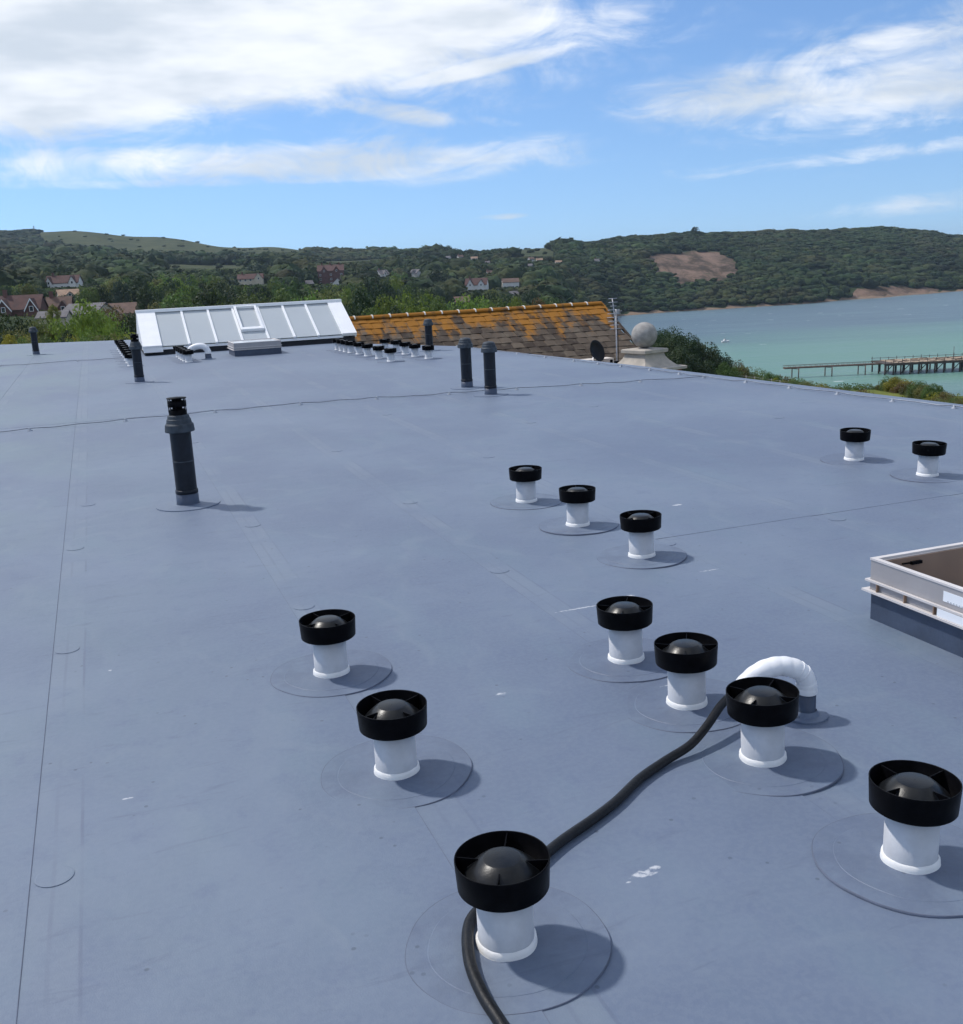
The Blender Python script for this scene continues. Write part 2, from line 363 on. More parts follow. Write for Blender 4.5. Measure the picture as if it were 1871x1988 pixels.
c = T.mix(T.ss(nA, 0.35, 0.68), (0.106, 0.138, 0.206), (0.144, 0.184, 0.252))
c = T.mix(T.m('MULTIPLY', T.ss(nB, 0.45, 0.75), 0.55), c, (0.124, 0.176, 0.232))
green = T.m('MULTIPLY', T.ss(T.noise(T.vm('MULTIPLY', rp, (1.0, 0.5, 1.0)), 0.8, 4, 0.55), 0.38, 0.62), T.ss(rs, 0.9, -1.6))
c = T.mix(T.m('MULTIPLY', green, 0.75), c, (0.140, 0.194, 0.220))
c = T.mix(T.m('MULTIPLY', T.ss(nM, 0.50, 0.72), 0.42), c, (0.090, 0.118, 0.196))
c = T.mix(T.m('MULTIPLY', T.ss(nC, 0.42, 0.60), 0.24), c, (0.160, 0.198, 0.256))
lapf = T.m('FRACT', T.m('ADD', T.m('DIVIDE', T.m('SUBTRACT', rs, 0.645), 0.957), 50.0))      # 0 at each lap, 1 at the next
wv = T.m('ADD', lapf, T.m('MULTIPLY', T.m('SUBTRACT', T.noise(T.vm('MULTIPLY', rp, (1.0, 0.6, 1.0)), 3.0, 3, 0.5), 0.5), 0.010))
band = T.m('MULTIPLY', T.ss(wv, 0.128, 0.112), T.ss(wv, -0.005, 0.012)); BANDN = [band.node.name]
line = T.m('MULTIPLY', T.ss(wv, 0.118, 0.122), T.ss(wv, 0.131, 0.126)); BANDN.append(line.node.name)
line2 = T.m('MULTIPLY', T.ss(wv, 0.048, 0.053), T.ss(wv, 0.064, 0.058)); BANDN.append(line2.node.name)
brk = T.ss(T.noise(rp, 1.7, 3, 0.6), 0.40, 0.62)
c = T.mix(T.m('MULTIPLY', T.m('MULTIPLY', band, brk), 0.40), c, (0.168, 0.205, 0.255))
c = T.mix(T.m('MULTIPLY', T.m('MULTIPLY', line, brk), 0.40), c, (0.075, 0.092, 0.150))
c = T.mix(T.m('MULTIPLY', T.m('MULTIPLY', line2, brk), 0.25), c, (0.075, 0.092, 0.150))
pud = T.noise(T.vm('MULTIPLY', rp, (1.0, 0.8, 1.0)), 0.9, 3, 0.45)            # tide marks of dried puddles
ringm = T.m('ADD', T.m('MULTIPLY', T.ss(pud, 0.545, 0.556), T.ss(pud, 0.585, 0.558)), T.m('MULTIPLY', T.ss(pud, 0.435, 0.445), T.ss(pud, 0.470, 0.447)))
c = T.mix(T.m('MULTIPLY', T.m('MULTIPLY', ringm, T.ss(nB, 0.38, 0.65)), 0.18), c, (0.195, 0.232, 0.275))
scf = T.noise(T.vm('MULTIPLY', rp, (0.5, 2.4, 1.0)), 6.5, 4, 0.7, 0.6)         # scuffs across the sheets
c = T.mix(T.m('MULTIPLY', T.ss(scf, 0.58, 0.74), 0.42), c, (0.080, 0.102, 0.164))
vo = T.add('ShaderNodeTexVoronoi'); T.put(vo.inputs['Vector'], rp); vo.inputs['Scale'].default_value = 14.0
spk = T.m('MULTIPLY', T.ss(T.m('ADD', vo.outputs['Distance'], T.m('MULTIPLY', nC, 0.04)), 0.120, 0.07), T.ss(T.noise(rp, 2.3, 2, 0.5), 0.47, 0.58))
c = T.mix(T.m('MULTIPLY', spk, 0.55), c, (0.040, 0.055, 0.080))
nD = T.noise(rp, 70, 4, 0.65)
dr = None
for (s0, t0, hs_, ht_) in DROPS:
    q = T.m('ADD', T.m('POWER', T.m('DIVIDE', T.m('SUBTRACT', rs, s0), hs_), 2.0), T.m('POWER', T.m('DIVIDE', T.m('SUBTRACT', rtt, t0), ht_), 2.0))
    g = T.ss(T.m('ADD', q, T.m('MULTIPLY', T.m('SUBTRACT', nD, 0.5), 6.0)), 1.5, -0.2)
    dr = g if dr is None else T.m('MAXIMUM', dr, g)
c = T.mix(T.m('MULTIPLY', dr, 0.8), c, (0.56, 0.57, 0.60))
T.put(b.inputs['Base Color'], c)
T.put(b.inputs['Roughness'], T.m('ADD', T.m('MULTIPLY', nA, 0.15), 0.50))
b.inputs['Specular IOR Level'].default_value = 0.55
bn = T.add('ShaderNodeBump'); bn.inputs['Strength'].default_value = 0.35; bn.inputs['Distance'].default_value = 0.004
T.put(bn.inputs['Height'], T.m('ADD', T.m('MULTIPLY', T.noise(rp, 240, 3, 0.6), 0.35), T.m('MULTIPLY', T.noise(rp, 5, 4, 0.5), 3.2)))
T.l.new(bn.outputs[0], b.inputs['Normal'])
M_MEM = mm
M_PATCH = mm.copy(); M_PATCH.name = 'grimy_flashing'
for l_ in list(M_PATCH.node_tree.links):
    if l_.to_socket.name == 'Base Color': src_ = l_.from_socket
T = NT(M_PATCH.node_tree)
for n_ in BANDN:                                                   # no welded lap across the patches
    nd = T.n[n_]; T.l.remove(nd.inputs[1].links[0]); nd.inputs[1].default_value = 0.0
T.put(T.n['Principled BSDF'].inputs['Base Color'], T.mix(T.m('MULTIPLY', T.ss(T.noise(T.add('ShaderNodeTexCoord').outputs['Object'], 7.0, 5, .65), .34, .72), .55), src_, (0.076, 0.098, 0.154)))
M_SEAM = mat('lap_sealant', (0.100, 0.120, 0.172), 0.7, 0.2, 9.0)
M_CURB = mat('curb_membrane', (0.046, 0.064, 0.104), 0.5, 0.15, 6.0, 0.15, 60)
M_WALL = mat('render_wall', (0.55, 0.52, 0.46), 0.85, 0.1, 0.6, 0.2, 12)
M_BLACK = mat('black_plastic', (0.0035, 0.0035, 0.0045), 0.42, 0.3, 30.0, 0.05, 200, spec=0.05)
M_DOME = mat('dusty_black_plastic', (0.0065, 0.0075, 0.009), 0.34, 0.35, 25.0, 0.05, 200, spec=0.32)
M_WHITE = mat('white_upvc_pipe', (0.54, 0.55, 0.575), 0.42, 0.09, 14.0)
M_DUCT = mat('white_flexible_duct', (0.78, 0.78, 0.79), 0.45, 0.06, 14.0)
M_SKIRT = mat('white_sealant', (0.80, 0.79, 0.77), 0.6, 0.05, 20.0, 0.12, 80)
M_FLUE = mat('anthracite_pipe', (0.011, 0.014, 0.021), 0.45, 0.25, 14.0, spec=0.25)
M_FLUECAP = mat('weathered_grey_collar', (0.040, 0.050, 0.062), 0.6, 0.3, 20.0, spec=0.3)
M_FRAME = mat('white_aluminium', (0.86, 0.86, 0.86), 0.35, 0.03, 3.0)
M_LEDGE = mat('pale_plastic_ledge', (0.60, 0.565, 0.55), 0.5, 0.06, 5.0)
M_GREYFRAME = mat('grey_plastic_frame', (0.33, 0.315, 0.32), 0.5, 0.06, 5.0)
M_DARK = mat('dark_interior', (0.018, 0.020, 0.026), 0.8, 0.2, 3.0)
M_BROWN = mat('brown_lining', (0.29, 0.190, 0.130), 0.55, 0.12, 2.5)
M_CABLE = mat('conductor_cable', (0.20, 0.22, 0.26), 0.4, 0.15, 20.0, metal=0.3)
M_CLIP = mat('white_clip', (0.30, 0.33, 0.38), 0.5, 0.05, 30.0)
M_STICK = mat('white_sticker', (0.82, 0.84, 0.87), 0.5, 0.02, 3.0)
M_PRINT = mat('faded_print', (0.42, 0.44, 0.48), 0.6, 0.2, 30.0)

ROOF = [(-16, 34.5), (-6.21, 31.54), (-2.36, 29.86), (1.0, 27.97), (3.0, 25.6), (5.01, 20.66), (6.23, 18.13), (6.57, 15.13), (6.885, 12.07), (7.044, 9.73), (7.214, 7.14), (7.315, 5.58), (7.4, -12), (-16, -12)]
def clip(poly, axis, lim, keep_less):
    out = []
    for i in range(len(poly)):
        p, q = poly[i], poly[(i + 1) % len(poly)]
        a, c_ = (p[axis] <= lim) == keep_less or p[axis] == lim, (q[axis] <= lim) == keep_less or q[axis] == lim
        if a: out.append(p)
        if a != c_:
            f = (lim - p[axis]) / (q[axis] - p[axis]); out.append((p[0] + f * (q[0] - p[0]), p[1] + f * (q[1] - p[1])))
    return out

bld = empty('building', P(0, 0, -13.5), RZ)
tag(bld, 'big building whose blue grey flat membrane roof fills the foreground', 'building')
def bpart(o): o.parent = bld; o.location = (0, 0, 13.5); return o
inset = [(s * 0.997, t * 0.997) for (s, t) in ROOF]
bpart(MB().prism([(s, t, -13.6) for (s, t) in inset], (0, 0, 13.56)).build('wall', M_WALL))
LAP0, LAPW = 0.645, 0.957
for i in range(-18, 8):
    s0, s1 = LAP0 + i * LAPW, LAP0 + (i + 1) * LAPW
    strip = clip(clip(ROOF, 0, s0, False), 0, s1, True)
    if len(strip) < 3: continue
    cuts = [-99, 11.62, 99] if i < 2 else [-99, 4.50, 11.62, 99]
    for j in range(len(cuts) - 1):
        pc = clip(clip(strip, 1, cuts[j], False), 1, cuts[j + 1], True)
        if len(pc) < 3: continue
        lift = 0.0012 if (j % 2) else 0.0
        zt = lambda s: lift + 0.0020 * (s - s0) / LAPW
        n = len(pc)
        vs = [(s, t, zt(s)) for (s, t) in pc] + [(s, t, -0.03) for (s, t) in pc]
        sh = MB().raw(vs, [tuple(range(n)), tuple(reversed(range(n, 2 * n)))] + [(k, n + k, n + (k + 1) % n, (k + 1) % n) for k in range(n)]).build('membrane_sheet', M_MEM)
        bpart(sh)
        tt = [t for (s, t) in pc if abs(s - s1) < 1e-4]
        if len(tt) >= 2:
            MB().box(s1 - 0.0003, s1 + 0.0013, min(tt), max(tt), zt(s0) - .01, lift + 0.0018).build('lap_seam', M_SEAM, sh)
        if j == 1 and i >= 2 or (i < 2 and j == 1):
            ss_ = [s for (s, t) in pc if abs(t - cuts[j]) < 1e-4]
            if len(ss_) >= 2: MB().box(min(ss_), max(ss_), cuts[j] - 0.002, cuts[j] + 0.0005, -.01, 0.0016).build('lap_seam', M_SEAM, sh)
        for (ps, pt) in [(-0.256, 2.485), (-0.258, 4.197), (-0.249, 5.909), (-0.184, 7.1), (0.703, 4.282), (0.719, 5.93), (1.652, 4.372), (1.70, 6.015), (1.72, 8.177), (2.67, 7.195), (2.64, 10.0),
                         (3.60, 4.38), (2.571, 4.40), (3.62, 8.6), (4.55, 4.36), (4.55, 9.2), (5.5, 7.5), (0.70, 9.4), (-1.2, 4.9), (-1.2, 8.0)]:
            if s0 <= ps < s1 and cuts[j] <= pt < cuts[j + 1]:
                fp = MB().lathe([(0.001, zt(ps) + .0026), (0.042, zt(ps) + .0024), (0.046, zt(ps) + .0020), (0.0462, zt(ps) - .004)], 28, ps, pt, smooth=False).build('fastener_patch', M_MEM, sh)

# ------------------------------------------------------------------ roof vents
def wob(g):
    g.v = [((1 + .012 * math.sin(3 * math.atan2(y, x) + .6) + .006 * math.sin(7 * math.atan2(y, x))) * x, (1 + .012 * math.sin(3 * math.atan2(y, x) + .6) + .006 * math.sin(7 * math.atan2(y, x))) * y, z) for (x, y, z) in g.v]
    return g
def make_vent():
    r = empty('roof_vent')
    fd = wob(MB().lathe([(0.216, -0.006), (0.2155, 0.0018), (0.169, 0.0023), (0.1675, 0.0034), (0.080, 0.0042), (0.060, 0.0046)], 72, smooth=False)).build('flashing_disc', M_PATCH, r)
    wob(MB().lathe([(0.2174, -.004), (0.2172, 0.0016), (0.2156, 0.0021), (0.2150, .001)], 72)).build('edge_seal', M_SEAM, r)
    pipe = MB().lathe([(0.060, 0.001), (0.060, 0.150), (0.055, 0.150), (0.055, 0.02)], 40).build('pipe', M_WHITE, r)
    sk = MB(); seg = 40; prof = [(0.0662, 0.0045), (0.0655, 0.008), (0.0648, 0.017), (0.0602, 0.021)]
    sk.lathe(prof, seg)
    sk.v = [(x * (1 + 0.012 * math.sin(5 * math.atan2(y, x)) * (z < .03)), y * (1 + 0.012 * math.sin(5 * math.atan2(y, x)) * (z < .03)), z) for (x, y, z) in sk.v]
    sk.build('sealant_skirt', M_SKIRT, pipe)
    cowl = MB().lathe([(0.052, 0.142), (0.093, 0.140), (0.0965, 0.143), (0.100, 0.2045), (0.0998, 0.2065), (0.0975, 0.2065), (0.0972, 0.2045), (0.0942, 0.147), (0.052, 0.146)], 56).build('cowl_ring', M_BLACK, r)
    dome = MB(); prof = [(0.084, 0.163), (0.0838, 0.166), (0.078, 0.1735), (0.062, 0.189), (0.048, 0.2005), (0.040, 0.2050)]; dome.lathe([(0.040, 0.2050), (0.037, 0.2060), (0.001, 0.2065)], 40)
    dome.lathe(prof, 40, smooth=True); dome.lathe([(0.084, 0.163), (0.04, 0.157), (0.038, 0.147)], 40); dome.build('dome', M_DOME, r)
    for k in range(4):
        a = k * math.pi / 2; c_, s_ = math.cos(a), math.sin(a); w = 0.0012
        loc = lambda rr, q: (rr * c_ - q * s_, rr * s_ + q * c_)
        poly = [(0.050, 0.200), (0.0985, 0.2035), (0.0955, 0.158), (0.074, 0.155), (0.082, 0.167), (0.075, 0.181)]
        MB().prism([(*loc(rr, -w), z) for rr, z in poly], (-2 * w * s_, 2 * w * c_, 0)).build('vane', M_BLACK, r)
    return r
vent0 = make_vent(); vent_used = [False]
def vent(s, t, rot, label, group, tilt=(0, 0)):
    o = vent0 if not vent_used[0] else copy_tree(vent0)
    vent_used[0] = True
    n_ = P(s, t).normalized(); o.location = P(s, t, 0.0036) - n_ * 0.016; o.rotation_euler = (tilt[0], tilt[1], RZ + math.radians(rot)); o['label'] = label; o['category'] = 'roof vent'; o['group'] = group
G1 = 'black cowled vents on white pipes in the foreground'
for (s, t, rot, lab) in [
    (0.664, 1.811, 62, 'nearest black cowled vent with the black hose curling round its white pipe'),
    (0.662, 2.661, 22, 'black cowled vent second from the front in the left foreground row'),
    (0.651, 3.485, 20, 'black cowled vent farthest back in the left foreground row of three'),
    (1.654, 3.120, 55, 'black cowled vent beside the long white smear, in front of two others'),
    (1.647, 2.695, 57, 'black cowled vent between the smear side vent and the one at the bent duct'),
    (1.641, 2.277, 35, 'black cowled vent right in front of the bent white duct where the hose ends'),
    (1.645, 1.704, 8, 'lone black cowled vent at the right frame edge nearest the bottom corner'),
    (2.354, 4.267, 15, 'nearest of the three mid roof vents in a slanting line'),
    (2.348, 4.969, 70, 'middle of the three mid roof vents in a slanting line'),
    (2.331, 5.656, 40, 'farthest of the three mid roof vents in a slanting line'),
    (4.757, 5.637, 30, 'left of the two lone vents at the right near the roof edge'),
    (4.779, 4.987, 75, 'right of the two lone vents, at the right frame edge')]:
    vent(s, t, rot, lab, G1, (rnd.uniform(-.022, .022), rnd.uniform(-.022, .022)))
ORD = ['nearest', 'second', 'third', 'fourth', 'fifth', 'sixth', 'seventh', 'farthest']
def row(pts, where, group):
    n = len(pts)
    for k, (s, t) in enumerate(pts):
        lab = ('%s vent in %s' if k in (0, n - 1) else '%s vent from the front in %s') % (ORD[k] if k < n - 1 else 'farthest', where)
        vent(s, t, rnd.uniform(0, 90), lab, group)
row([(4.355, 16.005), (4.345, 16.701), (4.328, 17.391), (4.311, 17.93), (4.275, 18.40), (4.262, 18.72), (4.26, 19.05), (4.257, 19.38)],
    'the long row at the right lantern end', 'long row of vents by the lantern')
row([(4.98, 15.993), (4.93, 16.573), (4.935, 17.17), (4.955, 17.80), (4.90, 18.35)], 'the short row below the tiled roof', 'short row of vents below the tiled roof')
row([(0.515 - 0.008 * k, 19.067 + 0.72 * k) for k in range(8)], 'the row left of the lantern', 'row of vents left of the lantern')
row([(1.48, 18.954), (1.455, 19.28), (1.445, 19.61), (1.44, 19.97), (1.43, 20.40)], 'the tight cluster in front of the lantern', 'cluster of vents before the lantern')

# ------------------------------------------------------------------ flue pipes
def flue(name, s, t, tall, label, hgt=1.0):
    r = empty(name, P(s, t, 0.003), RZ); R0 = 0.066
    MB().lathe([(0.20, -.003), (0.1995, .004), (0.150, .005), (0.10, .006), (0.072, .009)], 40, smooth=False).build('flashing_disc', M_MEM, r)
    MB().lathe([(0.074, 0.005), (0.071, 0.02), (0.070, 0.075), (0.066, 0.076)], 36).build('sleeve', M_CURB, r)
    h = 0.475 * hgt
    sh = MB().lathe([(R0, 0.0), (R0, h + .02)], 36).build('shaft', M_FLUE, r)
    MB().lathe([(R0, 0.078), (0.071, 0.080), (0.071, 0.100), (R0, 0.102)], 36).build('ring', M_FLUE, sh)
    MB().lathe([(R0, 0.283), (0.0675, 0.284), (0.0675, 0.289), (R0, 0.290)], 36).build('joint', M_FLUECAP, sh)
    cp = MB().lathe([(R0 - .002, h + .004), (0.090, h), (0.092, h + .006), (0.088, h + 0.044), (0.083, h + 0.050), (0.079, h + 0.054), (0.074, h + 0.078), (0.070, h + 0.082), (0.066, h + 0.099), (0.060, h + 0.106), (0.045, h + 0.108 + (0 if tall else .006)), (0.001, h + 0.108 + (0 if tall else 0.012))], 48, smooth=False).build('collar', M_FLUECAP, r)
    if tall:
        z = h + 0.105
        cg = MB().lathe([(0.055, z - .01), (0.057, z + 0.030), (0.045, z + 0.034), (0.045, z + 0.038)], 32, cap1=True).build('cage_base', M_BLACK, r)
        MB().lathe([(0.030, z + .038), (0.030, z + 0.052), (0.0575, z + .052), (0.058, z + .088), (0.030, z + .090), (0.030, z + .104)], 32).build('cage_drum', M_BLACK, r)
        MB().lathe([(0.001, z + .101), (0.060, z + .102), (0.062, z + .105), (0.060, z + .108), (0.001, z + .111)], 32).build('cage_top', M_BLACK, r)
        for k in range(6):
            a = k * math.pi / 3 + 0.3; x, y = .0555 * math.cos(a), .0555 * math.sin(a)
            MB().tube([(x, y, z + .02), (x, y, z + .103)], .0035, 6).build('strut', M_BLACK, r)
    tag(r, label, 'flue pipe', 'anthracite flue pipes on the roof'); return r
flue('flue_pipe', 0.424, 6.723, True, 'near anthracite flue pipe with caged top standing left of centre')
flue('flue_pipe', 0.515, 15.76, True, 'caged flue pipe at the left end of the glazed lantern')
flue('flue_pipe', -1.245, 24.28, False, 'small far flue pipe at the left roof edge before the bright bush')
flue('flue_pipe', 4.091, 11.653, False, 'left and farther of the paired capped flue pipes')
flue('flue_pipe', 4.067, 10.797, False, 'right and nearer of the paired capped flue pipes')
flue('flue_pipe', 5.513, 17.618, False, 'capped flue pipe standing against the tiled roof behind the short vent row', 0.92)

# ------------------------------------------------------------------ hose and bent duct
hz = [(0.60, 1.42, .016), (0.562, 1.50, .016), (0.554, 1.586, .016), (0.551, 1.661, .017), (0.561, 1.757, .019), (0.598, 1.862, .022), (0.655, 1.915, .024), (0.735, 1.965, .020), (0.828, 2.030, .017), (0.921, 2.09, .016), (1.038, 2.150, .016), (1.133, 2.205, .016),
      (1.246, 2.285, .016), (1.357, 2.341, .018), (1.46, 2.372, .033), (1.54, 2.41, .060), (1.62, 2.46, .088), (1.69, 2.50, .096), (1.735, 2.515, .090)]
tag(MB().tube(smooth_path([P(*q) for q in hz], 7), 0.0130, 14).build('hose', mat('black_hose', (0.006, 0.0065, 0.008), 0.45, 0.3, 40.0, 0.15, 90, spec=0.3)),
    'thick black hose running from the frame bottom past the nearest vent to the bent duct', 'hose')
def bent_duct(base, path_off, rad, label, ribs, stub_h):
    r = empty('bent_duct', base, 0)
    MB().lathe([(rad * 2.3, -.003), (rad * 2.28, .005), (rad * 1.4, .006), (rad * 1.12, .02)], 36, smooth=False).build('flashing_disc', M_MEM, r)
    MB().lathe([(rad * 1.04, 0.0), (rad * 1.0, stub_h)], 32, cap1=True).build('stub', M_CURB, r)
    pts = smooth_path(path_off, 14)
    n = len(pts); rr = []
    for i in range(n):
        f = i / (n - 1); b_ = 0.0
        if ribs and f > 0.36: b_ = 0.05 * abs(math.sin(f * 34))
        rr.append(rad * (1.0 + b_ + (0.10 if f < 0.07 else 0) + (0.06 if 0.07 <= f < .16 else 0)))
    dct = MB().tube(pts, rr, 28).build('duct', M_DUCT, r)
    i0 = int(n * .30); i1 = int(n * .36)
    for a in (i0, i1):
        MB().tube([pts[a], pts[a + 1]], rad * 1.05, 28).build('joint_ring', M_DUCT, dct)
    return tag(r, label, 'duct')
b0 = P(1.918, 2.447, 0.003)
bent_duct(b0, [(0, 0, .075), (0, 0, .105), (-.012, -.002, .137), (-.045, -.004, .160), (-.090, -.006, .168), (-.140, -.008, .156), (-.185, -.010, .122), (-.215, -.012, .080)], 0.0295,
          'bent white duct rising from a dark blue stub behind the foreground vent', True, 0.085)
b1 = P(1.86, 19.35, 0.003)
bent_duct(b1, [(0, 0, .10), (0.0, 0, .14), (-.03, 0, .20), (-.10, 0, .24), (-.20, 0, .235), (-.29, 0, .20), (-.33, 0, .15)], 0.055, 'small bent white duct beside the vent cluster before the lantern', False, 0.11)

# ------------------------------------------------------------------ lightning conductors with clips
def conductor(pts, label, rad=0.0045, near=0.006):
    r = empty('lightning_conductor', (0, 0, 0))
    line = []
    for k in range(len(pts)):
        line.append(P(*pts[k], 0.026))
        if k + 1 < len(pts):
            for f in (0.25, 0.5, 0.75):
                q = [pts[k][i] + f * (pts[k + 1][i] - pts[k][i]) for i in (0, 1)]
                line.append(P(q[0] + rnd.uniform(-.012, .012), q[1] + rnd.uniform(-.012, .012), 0.018 + rnd.uniform(-.004, .006)))
    MB().tube(smooth_path(line, 4), rad, 8).build('cable', M_CABLE, r)
    ang = math.atan2((P(*pts[-1]) - P(*pts[0])).y, (P(*pts[-1]) - P(*pts[0])).x)
    me = MB().lathe([(0.028, -.002), (0.027, .004), (0.012, .008), (0.011, .024), (0.008, .027), (0.001, .028)], 20).mesh('clip')
    for q in pts:
        c_ = link('clip', me, r, M_CLIP); c_.location = P(*q, 0.003)
    return tag(r, label, 'lightning conductor')
conductor([(-4.2, 11.36), (-3.3, 11.36), (-2.385, 11.357), (-1.55, 11.31), (-0.741, 11.264), (0.181, 11.346), (1.106, 11.416), (2.038, 11.429), (2.886, 11.329), (3.697, 11.161), (4.476, 11.032), (5.225, 10.879), (5.916, 10.718), (6.67, 10.56)],
          'thin conductor cable on white clips crossing the roof from left to right')
conductor([(6.15, 17.981), (6.25, 16.724), (6.36, 15.586), (6.42, 14.61), (6.49, 13.731), (6.54, 13.051), (6.60, 12.491), (6.655, 11.801), (6.677, 11.11), (6.689, 10.56), (6.773, 9.847), (6.816, 9.114), (6.858, 8.403), (6.896, 7.676), (6.994, 7.025), (7.034, 6.265), (7.08, 5.4)],
          'conductor cable on clips along the right hand roof edge', 0.0055)
conductor([(-4.5, 21.3), (-3.1, 21.27), (-1.734, 21.231), (-0.383, 21.168), (0.75, 21.102)], 'far conductor cable on clips leading to the left end of the lantern')

# ------------------------------------------------------------------ framed rooflights on curbs
def rooflight(s0, t0, w, d, label, near):
    """corner (s0,t0) is the left, near one; x across, y away"""
    r = empty('rooflight', P(s0, t0, 0.002), RZ)
    def ring(x0, x1, y0, y1, wd, z0, z1, name, m_, par=r):
        g = MB().box(x0, x1, y0, y0 + wd, z0, z1).box(x0, x1, y1 - wd, y1, z0, z1).box(x0, x0 + wd, y0 + wd, y1 - wd, z0, z1).box(x1 - wd, x1, y0 + wd, y1 - wd, z0, z1)
        return g.build(name, m_, par)
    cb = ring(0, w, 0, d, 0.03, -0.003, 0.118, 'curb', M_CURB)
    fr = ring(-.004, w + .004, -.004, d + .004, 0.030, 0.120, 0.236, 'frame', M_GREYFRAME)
    # ledges and ribs of the frame
    for (e, z0, z1) in ((0.026, 0.112, 0.120), (0.018, 0.152, 0.160)):
        o = ring(-e, w + e, -e, d + e, e - .006, z0, z1, 'ledge', M_LEDGE, fr)
    ring(-.007, w + .007, -.007, d + .007, 0.022, 0.236, 0.244, 'rim', M_LEDGE, fr)
    if near:
        k = 0
        yy = d - 0.045
        while yy > 0.03:
            MB().box(-.0175, -.0055, yy - .002, yy + .002, 0.1205, 0.1515).build('rib', M_BROWN, fr); yy -= 0.145
        xx = 0.1
        while xx < w:
            MB().box(xx - .002, xx + .002, d + .0055, d + .0175, 0.1205, 0.1515).build('rib', M_BROWN, fr); xx += 0.145
        st = MB().box(-.0052, -.0042, d - .50, d - .365, 0.178, 0.216).box(-.0195, -.0185, d - .51, d - .355, .121, .151).build('sticker', M_STICK, r)
        for q in range(7):
            MB().box(-.0056, -.0050, d - .47 + q * .013, d - .463 + q * .013, .1795, .1835).build('print', M_PRINT, st)
        MB().box(0.034, w - .034, d - .0340, d - .0315, -.6, .2345).build('lining', M_BROWN, r)
        MB().box(w - .034, w - .0315, 0.0345, d - .0345, -.6, .2345).build('lining', M_BROWN, r)
        MB().box(0.0315, .034, 0.0345, d - .0345, -.6, .2345).build('lining', M_BROWN, r)
        MB().box(0.030, w - .030, 0.03, d - .03, -.62, -.6).build('well_floor', M_BROWN, r)
        MB().box(.15, .20, d - .046, d - .0342, .205, .217).box(.11, .15, d - .042, d - .0342, .211, .215).build('latch', M_BLACK, r)
    else:
        MB().box(0.026, w - .026, 0.026, d - .026, 0.225, 0.233).build('glazing', M_OPAL, r)
    return tag(r, label, 'rooflight')

def glass_mat(name, tint, clear, rough=0.08):
    m = bpy.data.materials.new(name); m.use_nodes = True; T = NT(m.node_tree); T.n.remove(T.n['Principled BSDF'])
    out = T.n['Material Output']
    tc = T.add('ShaderNodeTexCoord').outputs['Object']
    df = T.add('ShaderNodeBsdfDiffuse'); T.put(df.inputs['Color'], T.mix(T.noise(tc, 2.0, 4, .6), tuple(q * .9 for q in tint), tint))
    tr = T.add('ShaderNodeBsdfTransparent'); tr.inputs['Color'].default_value = (0.86, 0.93, 0.91, 1)
    gl = T.add('ShaderNodeBsdfGlossy'); gl.inputs['Roughness'].default_value = rough
    m1 = T.add('ShaderNodeMixShader'); m1.inputs[0].default_value = clear; T.l.new(df.outputs[0], m1.inputs[1]); T.l.new(tr.outputs[0], m1.inputs[2])
    fz = T.add('ShaderNodeFresnel'); fz.inputs['IOR'].default_value = 1.5
    m2 = T.add('ShaderNodeMixShader'); T.l.new(fz.outputs[0], m2.inputs[0]); T.l.new(m1.outputs[0], m2.inputs[1]); T.l.new(gl.outputs[0], m2.inputs[2])
    T.l.new(m2.outputs[0], out.inputs['Surface']); return m
M_OPAL = mat('opal_glazing', (0.62, 0.65, 0.68), 0.2, 0.05, 2.0)
M_GLASS = glass_mat('dusty_glass', (0.84, 0.90, 0.93), 0.44)
rooflight(2.69, 1.86, 1.2, 1.2, 'open grey framed rooflight with white stickers at the right frame edge', True)
rooflight(2.35, 19.50, 0.86, 0.86, 'small pale framed rooflight on a dark blue curb before the lantern', False)

# ------------------------------------------------------------------ glazed roof lantern
lan = empty('roof_lantern', P(0.86, 21.38, 0.003), RZ)
tag(lan, 'long white framed double pitched glass lantern standing at the far end of the roof', 'roof lantern')
LW, LD, LZ0, LZ1 = 4.22, 2.60, 0.16, 0.80; HALF = LD / 2
def onsl(x, f, side, lift=0.0):
    """point on the front (side=0) or rear (1) slope, f from sill to ridge"""
    y = HALF * f if side == 0 else LD - HALF * f
    nrm = Vector((0, -(LZ1 - LZ0), HALF)).normalized() if side == 0 else Vector((0, (LZ1 - LZ0), HALF)).normalized()
    return Vector((x, y, LZ0 + (LZ1 - LZ0) * f)) + nrm * lift
def slab(x0, x1, f0, f1, side, l0, l1):
    v = [onsl(x0, f0, side, l0), onsl(x1, f0, side, l0), onsl(x1, f1, side, l0), onsl(x0, f1, side, l0), onsl(x0, f0, side, l1), onsl(x1, f0, side, l1), onsl(x1, f1, side, l1), onsl(x0, f1, side, l1)]
    return MB().raw(v, [(0, 3, 2, 1), (4, 5, 6, 7), (0, 1, 5, 4), (1, 2, 6, 5), (2, 3, 7, 6), (3, 0, 4, 7)])
MB().box(0.0, LW, 0.04, 0.10, -.003, 0.10).box(0, LW, LD - .10, LD - .04, -.003, .10).box(0, .06, .10, LD - .10, -.003, .10).box(LW - .06, LW, .10, LD - .10, -.003, .10).build('upstand', M_DARK, lan)
for side in (0, 1):
    y0 = 0.0 if side == 0 else LD - .12
    MB().box(0.06 * LW, LW * .94, y0, y0 + .12, 0.102, LZ0 - 0.012).build('sill', M_FRAME, lan)
fr_ = [0.079, 0.204, 0.33, 0.45, 0.575, 0.70, 0.818, 0.934]
